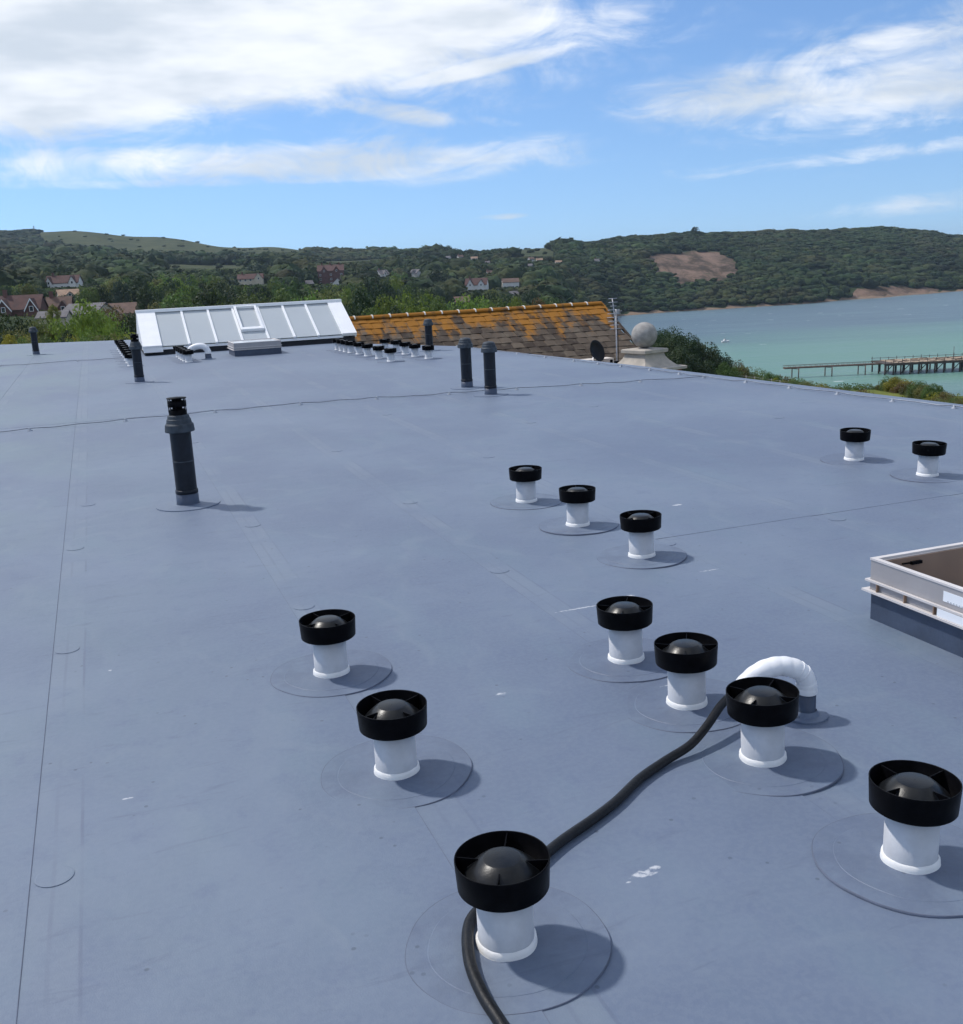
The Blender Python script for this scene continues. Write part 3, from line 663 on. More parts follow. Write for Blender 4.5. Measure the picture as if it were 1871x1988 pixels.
for side in (0, 1):
    slab(-.03, LW * .079, -.02, .99, side, -.02, .045).build('end_panel', M_FRAME, lan)
    slab(LW * .934, LW + .03, -.02, .99, side, -.02, .045).build('end_panel', M_FRAME, lan)
    for k in range(7):
        slab(LW * fr_[k], LW * fr_[k + 1], 0.0, .975, side, 0.004, 0.014).build('glass_pane', M_GLASS, lan)
    for k in range(1, 7):
        slab(LW * fr_[k] - .022, LW * fr_[k] + .022, -.012, .985, side, -.02, .040).build('glazing_bar', M_FRAME, lan)
sa = slab(LW * .45 + .03, LW * .45 + .075, 0.30, .93, 0, .02, .075).build('opening_sash', M_FRAME, lan)
slab(LW * .575 - .075, LW * .575 - .03, 0.30, .93, 0, .02, .075).build('sash_rail', M_FRAME, sa)
slab(LW * .45 + .03, LW * .575 - .03, 0.24, .30, 0, .02, .08).build('sash_rail', M_FRAME, sa)
slab(LW * .45 + .03, LW * .575 - .03, 0.93, .97, 0, .02, .075).build('sash_rail', M_FRAME, sa)
MB().box(-.04, LW + .04, HALF - .09, HALF + .09, LZ1 - .005, LZ1 + .055).build('ridge_cap', M_FRAME, lan)
for x0, x1 in ((-.025, .0), (LW, LW + .025)):
    MB().prism([(x0, 0.0, .102), (x0, LD, .102), (x0, LD, LZ0 - .02), (x0, HALF, LZ1 - .02), (x0, 0, LZ0 - .02)], (x1 - x0, 0, 0)).build('gable_end', M_FRAME, lan)
MB().box(-.02, LW * .079 + .01, -.045, .015, .06, LZ0 - .02).build('gutter_end', M_FRAME, lan)
MB().box(.05, LW - .05, .12, LD - .12, 0.012, 0.02).build('ceiling_void', mat('pale_lining', (0.55, 0.56, 0.55), .8), lan)

# ------------------------------------------------------------------ tiled roof with lichen
tm = bpy.data.materials.new('lichen_tile'); tm.use_nodes = True; T = NT(tm.node_tree); b = T.n['Principled BSDF']
pos = T.add('ShaderNodeNewGeometry').outputs['Position']
vr = T.add('ShaderNodeVectorRotate', rotation_type='Z_AXIS'); T.put(vr.inputs['Vector'], pos); vr.inputs['Angle'].default_value = -RZ
rp = vr.outputs[0]; ts, tt_, tz_ = T.sep(rp)
oi = T.add('ShaderNodeObjectInfo').outputs['Random']
base = T.mix(oi, (0.042, 0.031, 0.025), (0.118, 0.092, 0.070))
base = T.mix(T.m('MULTIPLY', T.ss(T.noise(rp, 6.0, 5, .65), .45, .75), .5), base, (0.165, 0.140, 0.105))
depth = T.m('SUBTRACT', 25.0, tt_)                                  # distance down the slope from the ridge
strk = T.noise(T.vm('MULTIPLY', rp, (1.0, 0.16, 0.2)), 2.3, 4, .6)
fine = T.noise(rp, 11.0, 5, .7)
lev = T.m('SUBTRACT', T.m('ADD', T.m('MULTIPLY', strk, 3.3), T.m('MULTIPLY', fine, 1.1)), T.m('MULTIPLY', depth, 0.80))
lev = T.m('ADD', lev, T.m('MULTIPLY', T.m('SUBTRACT', oi, .5), .35))
lich = T.ss(lev, 1.42, 2.0)
lc = T.mix(fine, (0.25, 0.092, 0.010), (0.36, 0.165, 0.018))
T.put(b.inputs['Base Color'], T.mix(T.m('MULTIPLY', lich, .88), base, lc)); b.inputs['Roughness'].default_value = .9; b.inputs['Specular IOR Level'].default_value = .2
bn = T.add('ShaderNodeBump'); bn.inputs['Strength'].default_value = .5; bn.inputs['Distance'].default_value = .01
T.put(bn.inputs['Height'], T.noise(rp, 40, 4, .6)); T.l.new(bn.outputs[0], b.inputs['Normal'])
M_MORTAR = mat('white_mortar', (0.66, 0.64, 0.60), .9, .1, 10)
M_BRICK = mat('red_brick', (0.24, 0.085, 0.050), .9, .3, 18.0, .3, 60)
tb = empty('tiled_building', P(0, 0, -13.5), RZ)
tag(tb, 'neighbouring building with a lichen covered tiled roof beyond the flat roof edge', 'building')
def tpart(o, par=None):
    if par is None: o.parent = tb; o.location = (o.location.x, o.location.y, o.location.z + 13.5)
    return o
RT, RZR, PIT = 25.0, 0.30, math.radians(27.5)
S_L, S_R, COLS, ROWS, GA = 5.05, 12.65, 26, 11, 0.27
TW = (S_R - S_L) / COLS
run = ROWS * GA * math.cos(PIT); drop = ROWS * GA * math.sin(PIT)
tpart(MB().prism([(S_L, RT - run + .02, RZR - drop - .05), (S_L, RT, RZR - .06), (S_L, RT + run - .02, RZR - drop - .05), (S_L, RT + run - .3, -13.6), (S_L, RT - run + .3, -13.6)], (S_R - S_L - .06, 0, 0)).build('wall', M_BRICK))
tpart(MB().prism([(S_L, RT + .03, RZR + .015), (S_L, RT + run, RZR - drop), (S_L, RT + run, RZR - drop - .03), (S_L, RT + .03, RZR - .02)], (S_R - S_L, 0, 0)).build('rear_slope', tm))
# one tile: a slightly domed interlocking slab, local x across, y up the slope, z normal
tv = []; seg = 4; L = GA + .07
for yy, th in ((0, .022), (L, .006)):
    for q in range(seg + 1):
        f = q / seg; tv.append(((f - .5) * (TW - .006), yy, th + .010 * math.sin(math.pi * f)))
for yy, th in ((0, .0), (L, -.016)):
    for q in range(seg + 1): tv.append(((q / seg - .5) * (TW - .006), yy, th))
n1_ = seg + 1; tf = []
for q in range(seg): tf += [(q, q + 1, n1_ + q + 1, n1_ + q), (2 * n1_ + q, 3 * n1_ + q, 3 * n1_ + q + 1, 2 * n1_ + q + 1), (q, 2 * n1_ + q, 2 * n1_ + q + 1, q + 1), (n1_ + q, n1_ + q + 1, 3 * n1_ + q + 1, 3 * n1_ + q)]
tf += [(0, n1_, 3 * n1_, 2 * n1_), (seg, 2 * n1_ + seg, 3 * n1_ + seg, n1_ + seg)]
tile_me = MB().raw(tv, tf).mesh('tile'); tile_me.materials.append(tm)
for rI in range(ROWS):
    for cI in range(COLS):
        o = link('tile', tile_me)
        off_ = (TW / 2 if rI % 2 else 0.0)
        dsl = (rI + 1) * GA
        o.location = (S_L + (cI + .5) * TW + (off_ if cI < COLS - 1 else 0) - (TW / 4 if rI % 2 else 0), RT - dsl * math.cos(PIT), RZR - dsl * math.sin(PIT) + rnd.uniform(0, .006))
        o.rotation_euler = (PIT + rnd.uniform(-.012, .012) , rnd.uniform(-.01, .01), rnd.uniform(-.008, .008)); tpart(o)
nr = 17; rw = (S_R - S_L) / nr
for k in range(nr):
    s0 = S_L + k * rw
    pr = [(math.cos(a) * .11, math.sin(a) * .075) for a in [math.pi * q / 8 for q in range(9)]]
    loop = [(s0 + .012, RT + y, RZR + .0 + z) for y, z in pr] + [(s0 + .012, RT + y * .84, RZR - .012 + z * .84) for y, z in reversed(pr)]
    tpart(MB().prism(loop, (rw - .024, 0, 0)).build('ridge_tile', tm))
    loop2 = [(s0 - .02, RT + y * 1.12, RZR + .004 + z * 1.14) for y, z in pr]
    tpart(MB().prism(loop2, (.03, 0, 0)).build('ridge_mortar', M_MORTAR))
tpart(MB().prism([(S_R, RT - run, RZR - drop - .04), (S_R, RT, RZR - .04), (S_R, RT, RZR + .035), (S_R, RT - run, RZR - drop + .035)], (.05, 0, 0)).build('verge', tm))

# ------------------------------------------------------------------ ball finial pier, parapet, aerial, dish
stm = mat('weathered_stone', (0.33, 0.30, 0.26), .9, .25, 5.0, .35, 30, col2=(0.46, 0.41, 0.35))
bs = mat('lichened_ball_stone', (0.25, 0.235, 0.22), .9, .2, 9.0, .5, 30, col2=(0.37, 0.35, 0.325))
pier = empty('ball_finial_pier', (3.03, 18.45, -1.6), RZ + .30)
tag(pier, 'stone ball finial on a flared plinth over a brick pier at the roof edge', 'finial')
def pp(o, z=1.6): o.location = (0, 0, z); return o
bm = bmesh.new(); bmesh.ops.create_icosphere(bm, subdivisions=5, radius=.228)
for v in bm.verts: v.co *= 1 + .012 * mnoise.noise(v.co * 9)
me = bpy.data.meshes.new('ball'); bm.to_mesh(me); bm.free(); me.polygons.foreach_set('use_smooth', [True] * len(me.polygons))
pp(link('ball', me, pier, bs), 1.6 + .095)
def sqlathe(prof):
    g = MB()
    vs = [(sx_ * r, sy_ * r, z) for (r, z) in prof for (sx_, sy_) in ((-1, -1), (1, -1), (1, 1), (-1, 1))]
    fs = [(i * 4 + j, i * 4 + (j + 1) % 4, (i + 1) * 4 + (j + 1) % 4, (i + 1) * 4 + j) for i in range(len(prof) - 1) for j in range(4)]
    return g.raw(vs, fs + [(3, 2, 1, 0), tuple((len(prof) - 1) * 4 + j for j in range(4))])
pp(sqlathe([(.27, -.215), (.295, -.205), (.295, -.155), (.275, -.142), (.20, -.132)]).build('cap_slab', stm, pier))
fl = [(.47, -.455), (.40, -.440)] + [(.245 + .155 * (1 - math.sin(math.pi / 2 * f)), -.44 + .225 * f) for f in [k / 10 for k in range(1, 11)]]
pp(sqlathe(fl).build('flared_plinth', stm, pier))
pp(sqlathe([(.50, -.52), (.53, -.51), (.53, -.468), (.50, -.455)]).build('base_slab', stm, pier))
pp(sqlathe([(.46, -3.5), (.46, -.52)]).build('brick_pier', M_BRICK, pier))
par = empty('parapet', (1.75, 19.15, -1.86), RZ); tag(par, 'low pale coped parapet wall behind the satellite dish', 'parapet wall')
MB().box(-.9, .85, -.14, .14, 1.40, 1.50).build('coping', mat('pale_coping', (.62, .56, .50), .85, .1, 4), par)
MB().box(-.88, .83, -.11, .11, -2, 1.40).build('wall', M_BRICK, par)
M_GALV = mat('galvanised_metal', (.36, .36, .38), .45, .15, 30, metal=.5)
an = empty('tv_aerial', (2.66, 19.35, -1.4)); tag(an, 'television aerial with short crossbars on a thin grey mast before the tiled roof', 'aerial')
MB().tube([(0, 0, 0), (0, 0, 1.93)], .013, 10).build('mast', M_GALV, an)
MB().tube([(-.055, .10, 2.12), (-.03, -.02, 1.80), (-.05, -.16, 1.58)], .010, 8).build('boom', M_GALV, an)
for k in range(9):
    f = k / 8; zc = 2.12 - .54 * f; wd = (.07, .075, .05, .10, .11, .12, .10, .07, .085)[k]
    MB().tube([(-.055 - wd, .10 - .26 * f, zc), (-.055 + wd + .02, .10 - .26 * f, zc + .004)], .007, 6).build('element', M_CLIP, an)
MB().box(.00, .05, -.03, .03, 1.84, 1.91).tube([(.05, 0, 1.93), (.09, .02, 1.80)], .008, 6).tube([(.05, 0, 1.88), (.11, .0, 1.90)], .007, 6).build('reflector', M_GALV, an)
MB().box(-.05, .05, -.04, .04, .92, .98).build('clamp', M_BLACK, an)
MB().tube([(.012, -.015, 1.8), (.03, -.02, 1.2), (.022, -.02, .4)], .006, 6).build('lead', M_BLACK, an)
ds = empty('satellite_dish', (2.20, 18.95, -.9)); tag(ds, 'dark satellite dish seen edge on beside the aerial mast', 'satellite dish')
dish = MB().lathe([(.001, 0.0), (.10, .012), (.18, .040), (.235, .085), (.24, .082), (.185, .03), (.10, 0.0), (.001, -.012)], 40).build('dish', mat('dark_dish', (.010, .011, .014), .5, .2, 8, spec=.2), ds)
dish.location = (.0, 0, .70); dish.rotation_euler = (math.radians(20), math.radians(70), math.radians(-22)); dish.scale = (.85, .85, .85)
MB().tube([(-.02, 0, -.6), (-.02, 0, .62)], .02, 10).build('pole', M_GALV, ds)
MB().tube([(.01, -.02, .46), (.30, -.04, .50)], .010, 8).build('feed_arm', M_GALV, ds)
MB().lathe([(.02, .47), (.026, .49), (.026, .54), (.02, .55)], 14, .30, -.04, cap0=True, cap1=True).build('feed_horn', M_BLACK, ds)

# ------------------------------------------------------------------ foliage
def leaf_mat(name, c1, c2, transl=0.22, rand=.25, attr_=False):
    m = bpy.data.materials.new(name); m.use_nodes = True; T = NT(m.node_tree); b = T.n['Principled BSDF']; out = T.n['Material Output']
    tc = T.add('ShaderNodeNewGeometry').outputs['Position']
    n = T.noise(tc, .9 if not attr_ else .12, 4, .6)
    r_ = T.add('ShaderNodeObjectInfo').outputs['Random'] if not attr_ else attr(T, 'tint')
    c = T.mix(T.m('ADD', T.m('MULTIPLY', T.ss(n, .3, .7), .55), T.m('MULTIPLY', attr(T, 'leaf'), .45)), c1, c2)
    if attr_: c = T.mix(T.m('MULTIPLY', T.ss(T.noise(tc, .013, 4, .6), .45, .66), .60), c, T.mix(T.noise(tc, .2, 2, .5), (.050, .042, .020), (.085, .082, .030)))
    hs = T.add('ShaderNodeHueSaturation'); T.put(hs.inputs['Color'], c)
    T.put(hs.inputs['Value'], T.m('ADD', T.m('MULTIPLY', r_, 2 * rand), 1 - rand))
    T.put(hs.inputs['Hue'], T.m('ADD', T.m('MULTIPLY', T.m('FRACT', T.m('MULTIPLY', r_, 5.7)), .05), .475))
    T.put(b.inputs['Base Color'], hs.outputs[0]); b.inputs['Roughness'].default_value = .6; b.inputs['Specular IOR Level'].default_value = .25 if not attr_ else .05
    if attr_:
        bp = T.add('ShaderNodeBump'); bp.inputs['Strength'].default_value = 1.0; bp.inputs['Distance'].default_value = 1.2
        T.put(bp.inputs['Height'], T.noise(tc, .75, 3, .65)); T.l.new(bp.outputs[0], b.inputs['Normal'])
    tl = T.add('ShaderNodeBsdfTranslucent'); T.put(tl.inputs['Color'], hs.outputs[0])
    mx = T.add('ShaderNodeMixShader'); mx.inputs[0].default_value = transl
    T.l.new(b.outputs[0], mx.inputs[1]); T.l.new(tl.outputs[0], mx.inputs[2]); T.l.new(mx.outputs[0], out.inputs['Surface'])
    return m
LEAF = {'bright': leaf_mat('leaf_bright', (.080, .140, .024), (.215, .300, .052), .35), 'mid': leaf_mat('leaf_mid', (.048, .088, .024), (.130, .185, .046), .32),
        'dark': leaf_mat('leaf_dark', (.018, .038, .015), (.050, .080, .026)), 'olive': leaf_mat('leaf_olive', (.078, .100, .030), (.175, .180, .058), .32),
        'yellow': leaf_mat('leaf_yellow', (.130, .145, .018), (.300, .300, .036), .3), 'brown': leaf_mat('leaf_brown', (.080, .055, .022), (.150, .105, .040)),
        'blue': leaf_mat('leaf_blue', (.022, .042, .028), (.060, .085, .052))}
M_BARK = mat('bark', (.085, .065, .048), .9, .3, 6, .5, 20)

def crown_arrays(seed, nleaf, size, lumps, flat=0.8):
    """leaf-sized quads gathered in clumps round a lumpy crown of radius about 1"""
    r = np.random.default_rng(seed)
    th = r.uniform(0, 2 * np.pi, lumps); cz = r.uniform(-.55, 1.0, lumps); rad = np.sqrt(np.maximum(0, 1 - cz ** 2))
    lc = np.stack([rad * np.cos(th), rad * np.sin(th), cz * flat], -1) * r.uniform(.45, .86, (lumps, 1)); lr = r.uniform(.20, .42, lumps)
    w = r.integers(0, lumps, nleaf)
    d = r.normal(size=(nleaf, 3)); d /= np.linalg.norm(d, axis=1, keepdims=True)
    pos_ = lc[w] + d * (lr[w] * r.uniform(.72, 1.06, nleaf))[:, None]
    nrm = d + .75 * r.normal(size=(nleaf, 3)); nrm[:, 2] += .35; nrm /= np.linalg.norm(nrm, axis=1, keepdims=True)
    ref = r.normal(size=(nleaf, 3)); t1 = np.cross(nrm, ref); t1 /= np.linalg.norm(t1, axis=1, keepdims=True); t2 = np.cross(nrm, t1)
    sz = size * r.uniform(.6, 1.35, nleaf)[:, None]
    v = np.stack([pos_ - t1 * sz, pos_ - t2 * sz * .62, pos_ + t1 * sz, pos_ + t2 * sz * .62], 1).reshape(-1, 3)
    lo, hi = np.percentile(v[:, 2], [.4, 99.6]); v[:, 2] = (v[:, 2] - lo) / (hi - lo) * 1.62 - .62
    v[:, :2] /= np.percentile(np.hypot(v[:, 0], v[:, 1]), 98)
    f = np.arange(nleaf * 4).reshape(-1, 4)
    return v, f, np.repeat(r.uniform(0, 1, nleaf), 4)
def crown_mesh(name, seed, nleaf, size, lumps, flat=.8):
    v, f, a = crown_arrays(seed, nleaf, size, lumps, flat); return np_mesh(name, v, f, dict(leaf=a))
NEAR = [crown_mesh('crown', 20 + k, 9000, .034, 34) for k in range(4)]
MIDC = [crown_mesh('crown', 40 + k, 2200, .066, 22, .75 + .1 * k) for k in range(5)]
FARC = [crown_mesh('crown', 60 + k, 700, .115, 14, .8) for k in range(4)]
def trunk_mesh(seed):
    r = random.Random(seed); g = MB()
    g.tube([(0, 0, -.1), (.01, .01, .35), (.02, -.01, .8)], [.055, .045, .02], 8)
    for k in range(5):
        a = r.uniform(0, 6.28); z = r.uniform(.35, .6)
        g.tube([(0.01, 0, z), (.16 * math.cos(a), .16 * math.sin(a), z + .15), (.34 * math.cos(a), .34 * math.sin(a), z + .22)], [.022, .016, .006], 5)
    return g.mesh('trunk')
TRK = [trunk_mesh(k) for k in range(3)]
CROWN_CACHE = {}
def tree(name, x, y, top, rx, kind, label, cat, group, crown_h=None, meshes=None, ry=None):
    """tree or bush standing on the ground at (x,y); top = height of its highest leaves above datum"""
    z0 = float(terrain(np.array([x]), np.array([y]))[0]); h = top - z0
    ch = crown_h if crown_h else min(h * .95, rx * 2.3)
    r = empty(name, (x, y, z0 - .05), rnd.uniform(0, 6.28))
    ms = meshes if meshes else NEAR; i = rnd.randrange(len(ms)); key = (ms[i].name, kind)
    if key not in CROWN_CACHE:
        me_ = ms[i].copy() if ms[i].materials else ms[i]
        me_.materials.clear(); me_.materials.append(LEAF[kind]); CROWN_CACHE[key] = me_
    c_ = link('crown', CROWN_CACHE[key], r); c_.scale = (rx / 1.02, (ry or rx) / 1.02, ch / 1.62); c_.location = (0, 0, h - ch * .617)
    t_ = link('trunk', TRK[rnd.randrange(3)], r, M_BARK); hh = h - ch * .45; t_.scale = (hh * .9, hh * .9, hh * 1.2)
    return tag(r, label, cat, group)
def ztop(u, v, y):                                                 # height of something seen in line with elevation mark v at range y
    hor = 561.8 - .04682 * u; return 1.4 + (hor - v) * .973 * y / 2000
def at(u, y): return K(u) * y

NB = 'bushes and trees close behind the building'
for (u, y, v, rx, kind, lab) in [
    (142, 88, 590, 2.75, 'bright', 'tallest bright green bush behind the left roof edge'),
    (96, 96, 620, 1.9, 'bright', 'green bush just left of the tall bright bush'),
    (55, 88, 618, 2.2, 'olive', 'olive bush behind the far left flue pipe'),
    (-10, 80, 612, 2.1, 'dark', 'dark bush cut by the left frame edge'),
    (20, 70, 640, 1.5, 'olive', 'low olive bush at the left frame edge'),
    (8, 60, 651, 1.1, 'yellow', 'low yellow green bush at the roof line by the left frame edge'),
    (40, 62, 652, .9, 'yellow', 'small yellow tinged bush left of the far flue pipe'),
    (188, 98, 608, 2.3, 'bright', 'mid green bush right of the tall bright bush'),
    (160, 78, 638, 1.5, 'bright', 'low green bush in front of the tall bright bush'),
    (112, 74, 645, 1.4, 'dark', 'low dark bush right of the far flue pipe'),
    (235, 110, 618, 2.6, 'dark', 'dark green bush just left of the lantern'),
    (250, 62, 644, 1.25, 'yellow', 'yellow green bush touching the left end of the lantern'),
    (205, 66, 650, 1.2, 'olive', 'low olive bush by the row of vents at the lantern'),
    (205, 150, 596, 3.2, 'brown', 'brownish bush behind the tall bright bush'),
    (255, 140, 606, 2.0, 'dark', 'small dark bush left of the lantern ridge'),
    (350, 150, 572, 4.4, 'mid', 'rounded green tree above the left part of the lantern'),
    (300, 160, 588, 3.0, 'olive', 'olive bush above the left end of the lantern ridge'),
    (430, 165, 556, 5.6, 'dark', 'large dark tree above the middle of the lantern'),
    (500, 155, 572, 4.0, 'mid', 'green tree above the lantern, right of the large dark tree'),
    (555, 160, 566, 4.6, 'mid', 'broad green tree above the right half of the lantern'),
    (600, 150, 580, 3.4, 'bright', 'lighter green bush above the right end of the lantern'),
    (640, 165, 566, 4.4, 'olive', 'olive tree above the right end of the lantern ridge'),
    (690, 140, 566, 3.4, 'dark', 'dark tree between the lantern and the tiled roof'),
    (680, 110, 592, 2.4, 'dark', 'dark bush in the gap between the lantern and the tiled roof'),
    (735, 130, 577, 3.0, 'bright', 'bright bush above the left end of the tiled roof'),
    (790, 140, 574, 3.8, 'bright', 'wide bright green bush above the tiled ridge'),
    (845, 135, 580, 3.2, 'mid', 'green bush above the tiled ridge, left of centre'),
    (900, 150, 578, 3.9, 'bright', 'bright green bush above the middle of the tiled ridge'),
    (955, 140, 582, 3.3, 'mid', 'green bush above the tiled ridge, right of its middle'),
    (1000, 150, 580, 2.8, 'bright', 'light green bush left of the brown bush above the tiled ridge'),
    (1035, 140, 582, 2.6, 'brown', 'orange brown bush above the tiled ridge'),
    (1080, 160, 590, 3.0, 'olive', 'low olive bush above the right part of the tiled ridge'),
    (1130, 150, 596, 2.6, 'mid', 'low green bush above the right end of the tiled ridge'),
    (720, 100, 600, 1.8, 'mid', 'low green bush just above the left end of the tiled ridge'),
    (870, 110, 596, 2.2, 'mid', 'low bush peeping over the middle of the tiled ridge'),
    (770, 112, 596, 2.2, 'dark', 'low dark bush peeping over the left tiled ridge'),
    (960, 112, 596, 2.0, 'olive', 'low olive bush peeping over the right tiled ridge'),
    (330, 120, 594, 2.4, 'dark', 'low dark bush over the left lantern ridge'),
    (420, 118, 592, 2.6, 'mid', 'low bush over the middle of the lantern ridge'),
    (520, 116, 590, 2.5, 'dark', 'low dark bush over the sash of the lantern'),
    (620, 116, 590, 2.2, 'olive', 'low olive bush over the right lantern ridge')]:
    rx *= 1.28
    tree('leafy_bush' if y < 150 else 'bushy_tree', at(u, y), y, ztop(u, v, y), rx, kind, lab, 'bush' if y < 150 else 'tree', NB)
for q in range(16):                                              # the hedge at the foot of the left wall
    u = -70 + q * 24; y = 52 + (q * 37 % 11)
    kd = ('olive', 'mid', 'dark', 'yellow', 'mid')[q % 5]
    tree('hedge_bush', at(u, y), y, ztop(u, 652 + (q * 7 % 5), y), 1.25, kd, 'low %s bush of the hedge behind the left roof edge' % {'mid': 'green', 'dark': 'dark green', 'olive': 'olive', 'yellow': 'yellow green'}[kd], 'bush', 'low hedge behind the left roof edge')
# cliff-top shrubs on the right
CB = 'wind clipped shrubs along the cliff edge'
for (u, y, v, rx, kind, lab) in [
    (1296, 138, 634, 2.9, 'dark', 'tall dark evergreen bush right behind the stone ball'),
    (1325, 134, 645, 2.8, 'dark', 'dark evergreen bush right of the stone ball'),
    (1358, 136, 662, 2.7, 'dark', 'evergreen bush sloping towards the sea, third from the stone ball'),
    (1392, 137, 682, 2.2, 'dark', 'last tall evergreen bush of the slope beside the sea'),
    (1312, 122, 676, 2.4, 'dark', 'dark lower bush right of the finial plinth'),
    (1355, 124, 686, 2.2, 'dark', 'dark low bush at the edge of the lawn'),
    (1290, 128, 655, 2.4, 'dark', 'dark bush mass partly hidden by the stone ball'),
    (1262, 140, 640, 2.2, 'mid', 'green bush peeping out left of the stone ball'),
    (1428, 138, 698, 1.6, 'brown', 'brownish bush where the evergreen slope ends'),
    (1445, 136, 711, 1.9, 'olive', 'low olive bush after the evergreen slope'),
    (1480, 134, 717, 1.9, 'mid', 'low green bush at the landward end of the pier'),
    (1415, 126, 703, 1.6, 'mid', 'low green bush on the lawn fence line'),
    (1515, 132, 729, 1.9, 'brown', 'brown scrubby bush under the pier gangway'),
    (1550, 130, 735, 1.6, 'olive', 'dry olive bush right of the brown scrub'),
    (1605, 126, 746, 2.2, 'mid', 'green clipped shrub left end of the low sea hedge'),
    (1650, 124, 745, 2.3, 'mid', 'green clipped shrub in the low sea hedge, second from its left'),
    (1695, 121, 747, 2.2, 'mid', 'green clipped shrub in the middle of the low sea hedge'),
    (1740, 119, 748, 2.1, 'dark', 'dark clipped shrub at the right end of the low sea hedge'),
    (1690, 110, 758, 1.8, 'brown', 'brown underbrush below the low sea hedge'),
    (1640, 114, 755, 1.8, 'olive', 'olive underbrush below the left part of the sea hedge'),
    (1590, 118, 750, 1.5, 'olive', 'straggly olive shrub left of the sea hedge'),
    (1790, 108, 760, 1.7, 'olive', 'rough olive shrub right of the sea hedge'),
    (1830, 106, 760, 1.6, 'brown', 'dry brownish shrub near the right frame edge by the sea'),
    (1868, 104, 764, 1.7, 'yellow', 'yellowish grass tussock shrub at the right frame edge'),
    (1775, 98, 772, 1.4, 'yellow', 'yellow green low shrub below the rough olive shrub'),
    (1840, 95, 776, 1.5, 'olive', 'low olive shrub at the roof line by the right frame edge'),
    (1905, 102, 768, 1.7, 'olive', 'olive shrub cut by the right frame edge')]:
    rx *= 1.2
    tree('cliff_shrub', at(u, y), y, ztop(u, v, y), rx, kind, lab, 'shrub', CB, crown_h=min(4.2 if kind == 'dark' else 3.4, rx * 2.1))

for q in range(34):
    u = 1490 + q * 13.5; y = 92 + (q * 29 % 31); v_ = 561.8 - .04682 * u + 15.9 * 2000 / (.973 * y)
    kd = ('olive', 'mid', 'yellow', 'brown', 'olive', 'mid')[q % 6]; x = at(u, y); z0 = float(terrain(np.array([x]), np.array([y]))[0])
    if z0 < -16: continue
    tree('scrub_bush', x, y, z0 + rnd.uniform(1.1, 2.0), rnd.uniform(1.1, 1.8), kd, 'low %s scrub among the cliff top shrubs' % {'mid': 'green', 'olive': 'olive', 'yellow': 'yellow green', 'brown': 'brown'}[kd], 'scrub', 'low scrub on the cliff top', crown_h=1.9)
